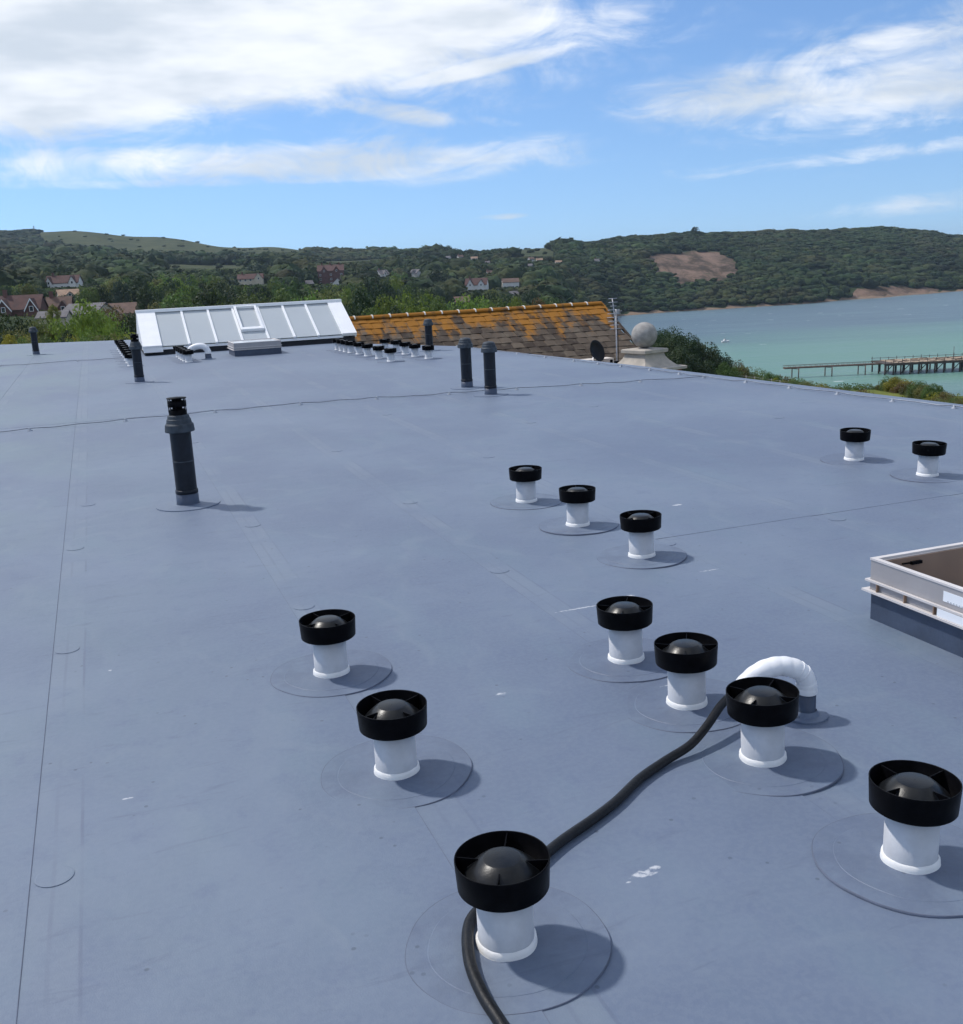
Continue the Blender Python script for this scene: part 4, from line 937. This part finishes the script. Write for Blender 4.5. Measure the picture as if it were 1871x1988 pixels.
# ------------------------------------------------------------------ houses
M_RENDER = mat('white_render', (.70, .69, .67), .9, .05, .4); M_CREAM = mat('cream_render', (.55, .49, .38), .9, .08, .4)
M_REDTILE = mat('red_roof_tiles', (.088, .044, .038), .9, .25, .8, .3, 3); M_BROWNTILE = mat('brown_roof_tiles', (.13, .080, .060), .9, .25, .8, .3, 3)
M_GREYTILE = mat('grey_roof_slates', (.13, .12, .125), .85, .2, .8, .3, 3); M_TANTILE = mat('tan_roof_tiles', (.30, .20, .135), .9, .2, .8)
M_PANE = mat('dark_window_glass', (.030, .036, .045), .15, .2, 2.0); M_TRIM = mat('white_paint', (.78, .78, .78), .7, .04, 2.0)
M_FARBRICK = mat('far_red_brick', (.125, .060, .050), .9, .2, .6)
HOUSES = []
def house(name, u, y, base_v, w, d, eave, rise, wallm, roofm, rz, label, wins=3, storeys=1, gables=(), chim=1, trim=False):
    yy_ = np.linspace(y * .72, y * 1.6, 400); gz = terrain(K(u) * yy_, yy_); i_ = int(np.argmin(np.abs(gz - ztop(u, base_v, yy_)) + .004 * np.abs(yy_ - y)))
    sc_ = min(1.35, float(yy_[i_]) / y); w, d, eave, rise = w * sc_, d * sc_, eave * sc_, rise * sc_; gables = [(a_ * sc_, b_ * sc_, c_ * sc_) for (a_, b_, c_) in gables]
    y = float(yy_[i_]); x = at(u, y); z0 = float(gz[i_]); HOUSES.append((u, y, w, z0))
    r = empty(name, (x, y, z0 - .3), rz)
    g = float(terrain(np.array([x]), np.array([y]))[0]); dn = min(0, g - z0 - 1.0)
    MB().prism([(-w / 2, -d / 2, dn), (-w / 2, d / 2, dn), (-w / 2, d / 2, eave), (-w / 2, 0, eave + rise), (-w / 2, -d / 2, eave)], (w, 0, 0)).build('wall', wallm, r)
    ov = .35; sl = rise / (d / 2)
    rf = MB()
    for sg in (-1, 1):
        rf.prism([(-w / 2 - ov, sg * (d / 2 + ov), eave - ov * sl + .04), (-w / 2 - ov, 0, eave + rise + .04), (-w / 2 - ov, 0, eave + rise + .26), (-w / 2 - ov, sg * (d / 2 + ov), eave - ov * sl + .26)], (w + 2 * ov, 0, 0))
    roof = rf.build('roof', roofm, r)
    for k in range(chim):
        cx = (-w * .32, w * .34, 0)[k % 3]
        MB().box(cx - .45, cx + .45, -.4, .4, eave + rise * .6, eave + rise + 1.5).box(cx - .52, cx + .52, -.47, .47, eave + rise + 1.5, eave + rise + 1.65).build('chimney', M_FARBRICK, roof)
    for st_ in range(storeys):
        for k in range(wins):
            wx = -w / 2 + (k + .5) * w / wins; zz = 1.0 + st_ * 2.8
            if zz + 1.3 > eave: continue
            fr2 = MB().box(wx - .65, wx + .65, -d / 2 - .06, -d / 2 + .02, zz, zz + 1.35).build('window', M_TRIM, r)
            MB().box(wx - .52, wx - .04, -d / 2 - .09, -d / 2 - .05, zz + .12, zz + 1.23).build('pane', M_PANE, fr2)
            MB().box(wx + .04, wx + .52, -d / 2 - .09, -d / 2 - .05, zz + .12, zz + 1.23).build('pane', M_PANE, fr2)
    for (gx, gw, gh) in gables:
        yf = -d / 2 - .9
        MB().prism([(gx - gw / 2, yf, dn), (gx + gw / 2, yf, dn), (gx + gw / 2, yf, eave), (gx, yf, eave + gh), (gx - gw / 2, yf, eave)], (0, d / 2, 0)).build('gable', wallm, r)
        gr = MB()
        for sg in (-1, 1):
            gr.prism([(gx + sg * (gw / 2 + .3), yf - .35, eave - .3 * gh / (gw / 2) + .03), (gx, yf - .35, eave + gh + .03), (gx, yf - .35, eave + gh + .25), (gx + sg * (gw / 2 + .3), yf - .35, eave - .3 * gh / (gw / 2) + .25)], (0, d / 2 + .9, 0))
        g_o = gr.build('gable_roof', roofm, r)
        if trim:
            tr_ = MB()
            for sg in (-1, 1):
                tr_.prism([(gx + sg * (gw / 2 + .35), yf - .42, eave - .35 * gh / (gw / 2) - .1), (gx, yf - .42, eave + gh - .12), (gx, yf - .42, eave + gh + .32), (gx + sg * (gw / 2 + .35), yf - .42, eave - .35 * gh / (gw / 2) + .32)], (0, .06, 0))
            tr_.build('bargeboard', M_TRIM, g_o)
        wn = MB().box(gx - .5, gx + .5, yf - .06, yf + .02, eave - .6, eave + .7).build('window', M_TRIM, r)
        MB().box(gx - .38, gx + .38, yf - .09, yf - .05, eave - .48, eave + .58).build('pane', M_PANE, wn)
    return tag(r, label, 'house', 'houses of the village')
house('gabled_house', 36, 215, 611, 8.6, 6, 1.5, 2.6, M_FARBRICK, M_REDTILE, .12, 'red tiled house with white trimmed gables at the left frame edge', 4, 1, ((-2.4, 2.7, 1.9), (3.0, 2.2, 1.9)), 1, True)
house('dark_roofed_house', 112, 210, 609, 4.4, 5, 1.3, 2.2, M_FARBRICK, M_BROWNTILE, .2, 'brown roofed house beside the white trimmed gables', 2, 1, ((1.0, 2.2, 1.5),), 1)
house('white_house', 126, 440, 563, 13, 7, 3.3, 2.8, M_RENDER, M_REDTILE, .06, 'long white house with dark red roof among trees at the left', 5, 1, ((-5.0, 2.6, 2.4), (4.4, 3.0, 2.6)), 1)
house('cottage', 130, 300, 580, 5.5, 6, 1.3, 1.5, M_CREAM, M_TANTILE, .5, 'small tan roofed cottage below the long white house', 2, 1, ((0, 2.2, 1.0),), 0)
house('bungalow', 232, 172, 620, 5.0, 7, 1.5, 1.8, M_CREAM, M_BROWNTILE, .35, 'low brown roofed bungalow left of the lantern', 2, 1, (), 0)
house('bungalow', 165, 168, 622, 6.5, 7, 1.5, 1.6, M_CREAM, M_GREYTILE, -.2, 'low grey roofed bungalow behind the tall bright bush', 2, 1, (), 0)
house('outbuilding', 98, 150, 628, 4.5, 4, 1.3, .9, M_CREAM, M_GREYTILE, .1, 'small grey roofed outbuilding before the brown roofed house', 2, 1, (), 0)
house('red_roofed_house', 487, 560, 557, 13, 8, 4.6, 2.4, M_CREAM, M_REDTILE, .15, 'cream house with orange red roof left of the brick mansion', 5, 2, ((4.2, 4.4, 2.9),), 1)
house('brick_mansion', 643, 600, 553, 14.5, 11, 8.2, 3.2, M_FARBRICK, M_REDTILE, .12, 'tall red brick mansion with rows of windows in the middle of the village', 5, 3, ((-3.6, 3.4, 2.4), (3.2, 3.4, 2.4)), 3)
house('white_gabled_cottage', 655, 520, 556, 5.4, 6, 1.6, 2.6, M_RENDER, M_GREYTILE, math.pi / 2 + .1, 'pale gabled cottage right in front of the brick mansion', 1, 1, (), 0)
house('white_cottage', 598, 560, 556, 4.0, 5, 1.8, 1.6, M_RENDER, M_GREYTILE, .5, 'tiny white cottage left of the brick mansion', 1, 1, (), 0)
house('white_cottage', 742, 640, 541, 6.5, 6, 3.2, 2.2, M_RENDER, M_GREYTILE, .7, 'white house right of the brick mansion', 2, 1, ((0, 2.6, 1.8),), 1)
house('white_cottage', 808, 640, 541, 6.0, 6, 3.6, 2.2, M_RENDER, M_GREYTILE, -.7, 'white angular house halfway between the mansion and the white gabled villa', 2, 1, ((1.0, 2.4, 1.8),), 0)
house('white_villa', 925, 540, 566, 11, 8, 4.0, 3.2, M_RENDER, M_REDTILE, -.15, 'large white villa with red roof and gables above the tiled ridge', 4, 1, ((-2.8, 3.4, 2.8), (2.8, 3.4, 2.6)), 1)
house('pale_house', 990, 580, 560, 9, 6, 4.0, 1.9, M_RENDER, M_BROWNTILE, .1, 'pale long house right of the white villa', 4, 1, (), 0)
house('white_cottage', 995, 480, 577, 3.8, 4, 2.0, 1.2, M_RENDER, M_GREYTILE, .5, 'tiny white cottage below the pale long house', 1, 1, (), 0)
house('brown_roofed_house', 893, 300, 583, 5.5, 6, 1.6, 1.6, M_CREAM, M_BROWNTILE, 0.1, 'brown roof peeping over bushes left of the white villa', 1, 1, (), 0)
for k, (u, v, lab) in enumerate([(872, 505, 'leftmost tiny white house of the hillside row'), (895, 503, 'second tiny house of the hillside row'), (922, 506, 'third tiny house of the hillside row'),
                                 (948, 514, 'pinkish house below the hillside row'), (1032, 507, 'tiny white house under the green field'), (1048, 509, 'rightmost tiny white house under the green field'),
                                 (1030, 520, 'small pale house below the green field'), (950, 533, 'small pinkish house above the white villa'), (1085, 513, 'lone white house at the edge of the wooded hill'),
                                 (1160, 510, 'highest lone white house on the wooded hill')]):
    house('hillside_house', u, 880 - (60 if v > 515 else 0), v, 3.6 + (k % 3) * .8, 4, 2.1, 1.3, M_RENDER if k != 3 else M_CREAM, (M_GREYTILE, M_BROWNTILE, M_TANTILE)[k % 3], (-.3, .4, .1)[k % 3], lab, 3, 1, (), k % 2)
print('houses', [(h[0], round(h[1])) for h in HOUSES])
def sight(u, y, r_):
    """highest a crown may rise at (u, y) without hiding a house behind it"""
    lim = 1e9
    for (hu, hy, hw, hz) in HOUSES:
        if abs(u - hu) < (hw * .5) / hy / 4.87e-4 + r_ * .8 / y / 4.87e-4 and y < hy + 9:
            if y > hy - 9: return -1e9
            lim = min(lim, 1.4 + (hz + 1.3 - 1.4) * y / hy)
    return lim

# ------------------------------------------------------------------ village trees (each a thing)
VT = 'trees standing between the village houses'
kinds = ['mid', 'dark', 'dark', 'olive', 'mid', 'blue', 'dark', 'bright']
HN = ['the white trimmed gabled house', 'the brown roofed house', 'the long white house', 'the small tan cottage', 'the brown bungalow', 'the grey bungalow', 'the outbuilding', 'the orange roofed house', 'the brick mansion',
      'the pale gabled cottage', 'the tiny cottage by the mansion', 'the white house right of the mansion', 'the angular white house', 'the white villa', 'the pale long house', 'the tiny cottage below the long house', 'the half hidden brown roof']
def near_house(x, y):
    i = min(range(len(HN)), key=lambda k: (at(HOUSES[k][0], HOUSES[k][1]) - x) ** 2 + .25 * (HOUSES[k][1] - y) ** 2)
    hx, hy = at(HOUSES[i][0], HOUSES[i][1]), HOUSES[i][1]
    dxx, dyy = x - hx, y - hy; dist = math.hypot(dxx, dyy)
    rel = ('left of' if dxx < 0 else 'right of') if abs(dxx) > abs(dyy) * .45 else ('below' if dyy < 0 else 'behind')
    return ('close ' if dist < 35 else 'well ' if dist > 110 else '') + rel + ' ' + HN[i]
LABV = {'mid': 'mid green round crowned tree among the village houses', 'dark': 'dark green tree among the village houses', 'olive': 'olive green tree among the village houses',
        'blue': 'blue green tree among the village houses', 'bright': 'light green tree among the village houses', 'brown': 'brownish tree among the village houses'}
cnt = 0; tries = 0; placed = []
while cnt < 260 and tries < 6000:
    tries += 1
    y = 190 + 260 * rnd.random() ** .8; u = rnd.uniform(-60, 1140)
    if u > 1090 and y > 230: continue
    rx = rnd.uniform(2.6, 5.2); x = at(u, y)
    if any((x - a) ** 2 + (y - b_) ** 2 < (.8 * (rx + c_)) ** 2 for a, b_, c_ in placed): continue
    z0 = float(terrain(np.array([x]), np.array([y]))[0]); h = rnd.uniform(5.5, 9.5) + rx * .5
    if h + z0 > ztop(u, 561.8 - .04682 * u - 16 + max(0, (y - 300)) * .0, y): h = max(4.5, ztop(u, 561.8 - .04682 * u - 6, y) - z0)
    h = min(h, sight(u, y, rx) - z0)
    if h < 2.2: continue
    rx = min(rx, h * .9)
    kd = rnd.choice(kinds); placed.append((x, y, rx)); cnt += 1
    tree('village_tree', x, y, z0 + h, rx, kd, '%s%s %s tree %s' % ('tall ' if h > 9 else 'low ' if h < 5 else '', 'broad' if rx > 4.2 else 'slim' if rx < 3.2 else 'round', {'mid': 'mid green', 'dark': 'dark green', 'olive': 'olive green', 'blue': 'blue green', 'bright': 'light green'}[kd], near_house(x, y)), 'tree', VT, meshes=MIDC)
tree('gorse_bush', at(95, 225), 225, ztop(95, 591, 225), 1.7, 'yellow', 'bright yellow flowering bush behind the brown roofed house', 'bush', 'flowering bushes', meshes=MIDC)
for (u, y, v, rx, kd, lab) in [(215, 330, 548, 6.5, 'olive', 'broad pale green tree right of the long white house'), (330, 420, 538, 8, 'mid', 'large spreading green tree in the left valley'),
                               (40, 540, 546, 7, 'olive', 'pale green tree behind the long white house'), (862, 1480, 477, 16, 'dark', 'dark tree clump on the skyline in the middle'),
                               (1350, 1400, 442, 7, 'dark', 'tree pair on the skyline of the far headland'), (775, 640, 528, 8, 'mid', 'light green round tree between the white houses'),
                               (850, 640, 522, 11, 'dark', 'big dark tree mass left of the white villa'), (705, 680, 520, 9, 'dark', 'dark tree beside the brick mansion'),
                               (570, 640, 524, 8, 'dark', 'dark tree left of the brick mansion'), (500, 700, 512, 10, 'blue', 'blue green tree behind the orange roofed house'),
                               (430, 560, 535, 9, 'blue', 'dark round tree left of the orange roofed house')]:
    tree('large_tree', at(u, y), y, ztop(u, v, y), rx, kd, lab, 'tree', 'large trees of the valley', meshes=MIDC)

# ------------------------------------------------------------------ far woods: one mass
def woodland():
    r = np.random.default_rng(5); V = []; F = []; A = []; TN = []; base = 0
    bm = bmesh.new(); bmesh.ops.create_icosphere(bm, subdivisions=2, radius=1.0)
    cv0 = np.array([v.co[:] for v in bm.verts]); cf0 = np.array([[v.index for v in f.verts] + [f.verts[2].index] for f in bm.faces]); bm.free()
    shapes = []
    for k in range(10):
        q = np.random.default_rng(200 + k); b_ = q.normal(size=(9, 3)); b_ /= np.linalg.norm(b_, axis=1, keepdims=True)
        lump = np.max(np.clip(cv0 @ b_.T, 0, 1) ** 6, axis=1)
        core = cv0 * (0.70 + .34 * lump + q.normal(size=len(cv0)) * .04)[:, None] * np.array([1, 1, .8])
        n = 26; d = q.normal(size=(n, 3)); d[:, 2] = np.abs(d[:, 2]) * .9 - .15; d /= np.linalg.norm(d, axis=1, keepdims=True)
        rr = .72 + .32 * np.max(np.clip(d @ b_.T, 0, 1) ** 6, axis=1)
        pc = d * rr[:, None] * np.array([1, 1, .8]); nn = d + .45 * q.normal(size=(n, 3)); nn /= np.linalg.norm(nn, axis=1, keepdims=True)
        t1 = np.cross(nn, q.normal(size=(n, 3))); t1 /= np.linalg.norm(t1, axis=1, keepdims=True); t2 = np.cross(nn, t1); sz = q.uniform(.14, .30, n)[:, None]
        lv = np.stack([pc - t1 * sz, pc - t2 * sz * .7, pc + t1 * sz, pc + t2 * sz * .7], 1).reshape(-1, 3)
        shapes.append((np.concatenate([core, lv]), np.concatenate([cf0, np.arange(n * 4).reshape(-1, 4) + len(core)]), np.concatenate([np.full(len(core), .4), np.repeat(q.uniform(.1, .9, n), 4)])))
    y = 400.0; pts = []
    while y < 1830:
        sp = 5.6 + (y - 400) / 1400 * 3.6
        us = np.arange(-140, 2250, sp / y / 4.87e-4)
        us = us + r.uniform(-.5, .5, len(us)) * sp / y / 4.87e-4; yj = y + r.uniform(-.5, .5, len(us)) * sp
        for u_, y_ in zip(us, yj): pts.append((u_, y_, sp))
        y += sp * 1.12
    pts = np.array(pts); x = K(pts[:, 0]) * pts[:, 1]; yy = pts[:, 1]; z = terrain(x, yy); cv_ = cover(x, yy, z)
    ok = (z > -42.4) & ((cv_ == 0) | ((cv_ == 1) & (r.random(len(x)) < .03)) | ((cv_ == 2) & (r.random(len(x)) < .06)))
    clear = fbm(x / 45, yy / 45, 21)
    ok &= r.random(len(x)) < np.clip((scar(x, yy) - .85) / .75, .02, 1)
    ok &= ~((clear > .80) & (r.random(len(x)) < .6))
    slim = np.full(len(x), 1e9)
    for (hu, hy, hw, hz) in HOUSES:
        m_ = (np.abs(pts[:, 0] - hu) < (hw * .5 + 6) / hy / 4.87e-4) & (yy < hy + 9)
        ok &= ~(m_ & (yy > hy - 9)); slim = np.where(m_, np.minimum(slim, 1.4 + (hz + 1.5 - 1.4) * yy / hy), slim)
    for (u0, u1, yn) in ((312, 495, 955), (500, 545, 990), (985, 1080, 1110), (620, 760, 1215)):      # openings that keep the fields in sight
        zf = terrain(K(pts[:, 0]) * yn, np.full(len(x), float(yn)))
        slim = np.where((pts[:, 0] > u0) & (pts[:, 0] < u1) & (yy < yn), np.minimum(slim, 1.4 + (zf - 1.4) * yy / yn), slim)
    stand = fbm(x / 70, yy / 70, 23)                                # stands of taller and lower growth
    for i in np.nonzero(ok)[0]:
        v, f, a = shapes[r.integers(0, 10)]
        headland = pts[i, 0] > 1120
        s = pts[i, 2] * r.uniform(.70, 1.20) * (1 + .20 * stand[i]); hgt = min(s, 6.0) * r.uniform(1.0, 1.5) * (1 + .30 * stand[i])
        if r.random() < .09: s *= 1.6; hgt *= 1.45
        if headland: hgt *= .62; s *= r.uniform(.7, 1.05)
        if yy[i] > 1300: hgt *= .70
        if cv_[i] == 1: s *= .4; hgt *= .35
        if cv_[i] == 2: s *= .42; hgt *= .45
        room = slim[i] - z[i]
        if room < 1.2: continue
        if hgt > room: s *= max(.45, room / hgt); hgt = room
        an = r.uniform(0, 6.28); ca, sa = np.cos(an), np.sin(an)
        V.append(np.stack([(v[:, 0] * ca - v[:, 1] * sa) * s + x[i], (v[:, 0] * sa + v[:, 1] * ca) * s + yy[i], v[:, 2] * hgt * .8 + z[i] + hgt * .35], -1))
        F.append(f + base); base += len(v)
        A.append(a); TN.append(np.full(len(v), np.clip(.45 + .25 * fbm(x[i] / 80, yy[i] / 80, 31) + .12 * stand[i] + r.normal() * .17, 0, 1)))
    return np_mesh('woodland', np.concatenate(V), np.concatenate(F), dict(leaf=np.concatenate(A), tint=np.concatenate(TN)), True), int(ok.sum())
wme, wn_ = woodland(); print('far crowns', wn_)
LEAF['far'] = leaf_mat('leaf_far', (.017, .033, .015), (.064, .090, .031), .08, .55, True)
wood = link('woodland', wme, None, LEAF['far']); tag(wood, 'dense dark green woodland covering the valley sides and headland', 'woodland', kind='stuff')

# ------------------------------------------------------------------ ridge monument
mz = float(terrain(np.array([at(82, 1790)]), np.array([1790.0]))[0])
mo = empty('monument_cross', (at(82, 1790), 1790, mz - 1)); tag(mo, 'thin stone cross standing on the skyline of the left hill', 'monument')
stone_far = mat('far_stone', (.20, .20, .21), .9)
MB().tube([(0, 0, 0), (0, 0, 12.5)], [.75, .5], 8).build('shaft', stone_far, mo); MB().box(-1.6, 1.6, -.3, .3, 9.8, 10.5).build('arm', stone_far, mo); MB().box(-1.5, 1.5, -1.5, 1.5, 0, 1.8).build('base', stone_far, mo)

# ------------------------------------------------------------------ pier, boat, fence
M_TIMBER = mat('dark_wet_timber', (.060, .045, .036), .85, .3, .7); M_DECK = mat('bleached_deck_timber', (.33, .25, .175), .85, .25, .5); M_STEEL = mat('rusty_steel', (.13, .085, .065), .8, .3, .8)
PY, SEA = 384.0, -44.0
pie = empty('pier', (at(1560, PY), PY, SEA)); tag(pie, 'old wooden pier with a thin gangway and a broad derelict head standing in the bay', 'pier')
x_l, x_m, x_r = 0.0, at(1716, PY) - at(1560, PY), at(1990, PY) - at(1560, PY); x_s = at(1528, PY) - at(1560, PY)
DZ = 4.2
gw = MB().box(x_s, x_m + 1, -1.0, 1.0, DZ - .80, DZ - .25).build('gangway_deck', M_STEEL, pie)
for sg in (-1, 1):
    MB().box(x_s, x_m, sg * 1.0 - .06, sg * 1.0 + .06, DZ + .35, DZ + .45).build('gangway_rail', M_STEEL, gw)
k = 0; xx = x_s
while xx < x_m:
    MB().tube([(xx, -1, DZ - .3), (xx, -1, DZ + .45)], .06, 5).tube([(xx, 1, DZ - .3), (xx, 1, DZ + .45)], .06, 5).build('rail_post', M_STEEL, gw); xx += 2.0
xx = x_m - 5.2
while xx > x_s:
    for (ox, oy) in ((0, -1.3), (-1.7, 1.3)):
        MB().tube([(xx + ox, oy, -3), (xx + ox, oy, DZ - .5)], .22, 8).build('post', M_STEEL, pie)
    MB().tube([(xx, -1.3, DZ - 1.0), (xx - 1.7, 1.3, DZ - 1.0)], .10, 6).build('brace', M_STEEL, pie); xx -= 12.4
HW = 13.0
dk = MB().box(x_m, x_r, -HW * .45, HW * .55, DZ - .35, DZ).build('head_deck', M_TIMBER, pie)
npl = 46
for q in range(npl):
    x0 = x_m + (x_r - x_m) * q / npl
    if rnd.random() < .12: continue
    MB().box(x0 + .05, x0 + (x_r - x_m) / npl - .08, -HW * .45 + rnd.uniform(-.4, .6), HW * .55 + rnd.uniform(-.6, .4), DZ + .01, DZ + .12 + rnd.uniform(0, .12)).build('plank', M_DECK, dk)
xx = x_m + .4; k = 0
while xx < x_r:
    for row_ in range(3):
        yy = -HW * .45 + .4 + row_ * (HW - .8) / 2; jx = rnd.uniform(-.25, .25)
        MB().tube([(xx + jx, yy, -3), (xx + jx + rnd.uniform(-.1, .1), yy, DZ - .3)], .30, 8).build('post', M_TIMBER, pie)
    if k % 2 == 0:
        MB().tube([(xx, -HW * .45 + .4, .6), (xx + 3.0, -HW * .45 + .4, DZ - .6)], .16, 6).build('brace', M_TIMBER, pie)
    for yy in (-HW * .45 + .1, HW * .55 - .1):
        MB().tube([(xx, yy, DZ), (xx, yy, DZ + rnd.uniform(1.0, 1.6))], .10, 6).build('bollard', M_TIMBER, pie)
    xx += 3.1; k += 1
for q in range(34):                                              # loose and broken timbers on the head
    x0 = rnd.uniform(x_m + 1, x_r - 4); y0 = rnd.uniform(-HW * .4, HW * .45); ln = rnd.uniform(1.5, 4.5); an_ = rnd.uniform(-.5, .5)
    MB().tube([(x0, y0, DZ + .3), (x0 + ln * math.cos(an_), y0 + ln * math.sin(an_), DZ + .3 + rnd.uniform(0, .5))], .13, 5).build('loose_timber', rnd.choice([M_TIMBER, M_DECK, M_STEEL]), dk)
MB().box(x_m, x_r, -HW * .45 - .25, -HW * .45 + .05, DZ - .8, DZ - .2).build('edge_beam', M_TIMBER, pie)
MB().box(x_m, x_r, HW * .55 - .1, HW * .55, DZ + .8, DZ + .95).build('hand_rail', M_STEEL, pie)
MB().tube([(x_m + 28, 0, DZ), (x_m + 28, 0, DZ + 4.6)], .09, 6).build('lamp_post', M_STEEL, pie)
bx_, by_ = at(1411, 560), 560.0
bo = empty('motor_boat', (bx_, by_, SEA), .15); tag(bo, 'small white boat alone on the grey water of the bay', 'boat')
hull = []; 
for (xx, w_, zb) in ((-2.1, .75, -.15), (-1, .95, -.25), (.4, .9, -.25), (1.5, .5, -.1), (2.2, .05, .35)):
    hull += [(xx, -w_, .75 + max(0, xx) * .12), (xx, -w_ * .6, zb), (xx, w_ * .6, zb), (xx, w_, .75 + max(0, xx) * .12)]
hf = [(i * 4 + j, i * 4 + (j + 1) % 4, (i + 1) * 4 + (j + 1) % 4, (i + 1) * 4 + j) for i in range(4) for j in range(4)] + [(3, 2, 1, 0), (16, 17, 18, 19)]
MB().raw(hull, hf).build('hull', M_TRIM, bo); MB().prism([(-.9, -.6, .8), (.6, -.6, .8), (.3, -.6, 1.6), (-.8, -.6, 1.7)], (0, 1.2, 0)).build('cabin', M_TRIM, bo)
MB().box(-.6, .2, -.63, .63, 1.15, 1.5).build('cabin_window', M_PANE, bo); MB().tube([(-.3, 0, 1.6), (-.3, 0, 3.4)], .05, 6).build('mast', M_GALV, bo)
fe = empty('field_fence', (0, 0, 0)); tag(fe, 'thin post and wire fence along the cliff top lawn', 'fence')
M_POST = mat('grey_fence_post', (.26, .23, .19), .9); fp_ = []
for q in range(15):
    u = 1385 + q * 17; y = 130 - q * 1.5; x = at(u, y); z0 = float(terrain(np.array([x]), np.array([y]))[0]); fp_.append((x, y, z0))
    MB().tube([(x, y, z0 - .2), (x, y, z0 + 1.25)], .055, 6).build('post', M_POST, fe)
for hh in (.5, .85, 1.15): MB().tube([(x, y, z + hh) for (x, y, z) in fp_], .012, 4).build('wire', M_GALV, fe)
print('objects', len(bpy.data.objects))

# ------------------------------------------------------------------ sea air
hb = bpy.data.materials.new('sea_haze'); hb.use_nodes = True; T = NT(hb.node_tree); T.n.remove(T.n['Principled BSDF'])
pv = T.add('ShaderNodeVolumePrincipled'); pv.inputs['Color'].default_value = (0.62, 0.80, 1.0, 1); pv.inputs['Density'].default_value = HAZE; pv.inputs['Anisotropy'].default_value = 0.2
T.l.new(pv.outputs[0], T.n['Material Output'].inputs['Volume'])
hz_o = MB().box(-29000, 29000, -420, 9600, -62, 135).build('haze', hb); tag(hz_o, 'thin pale sea haze over the bay and hills', 'haze', kind='stuff')
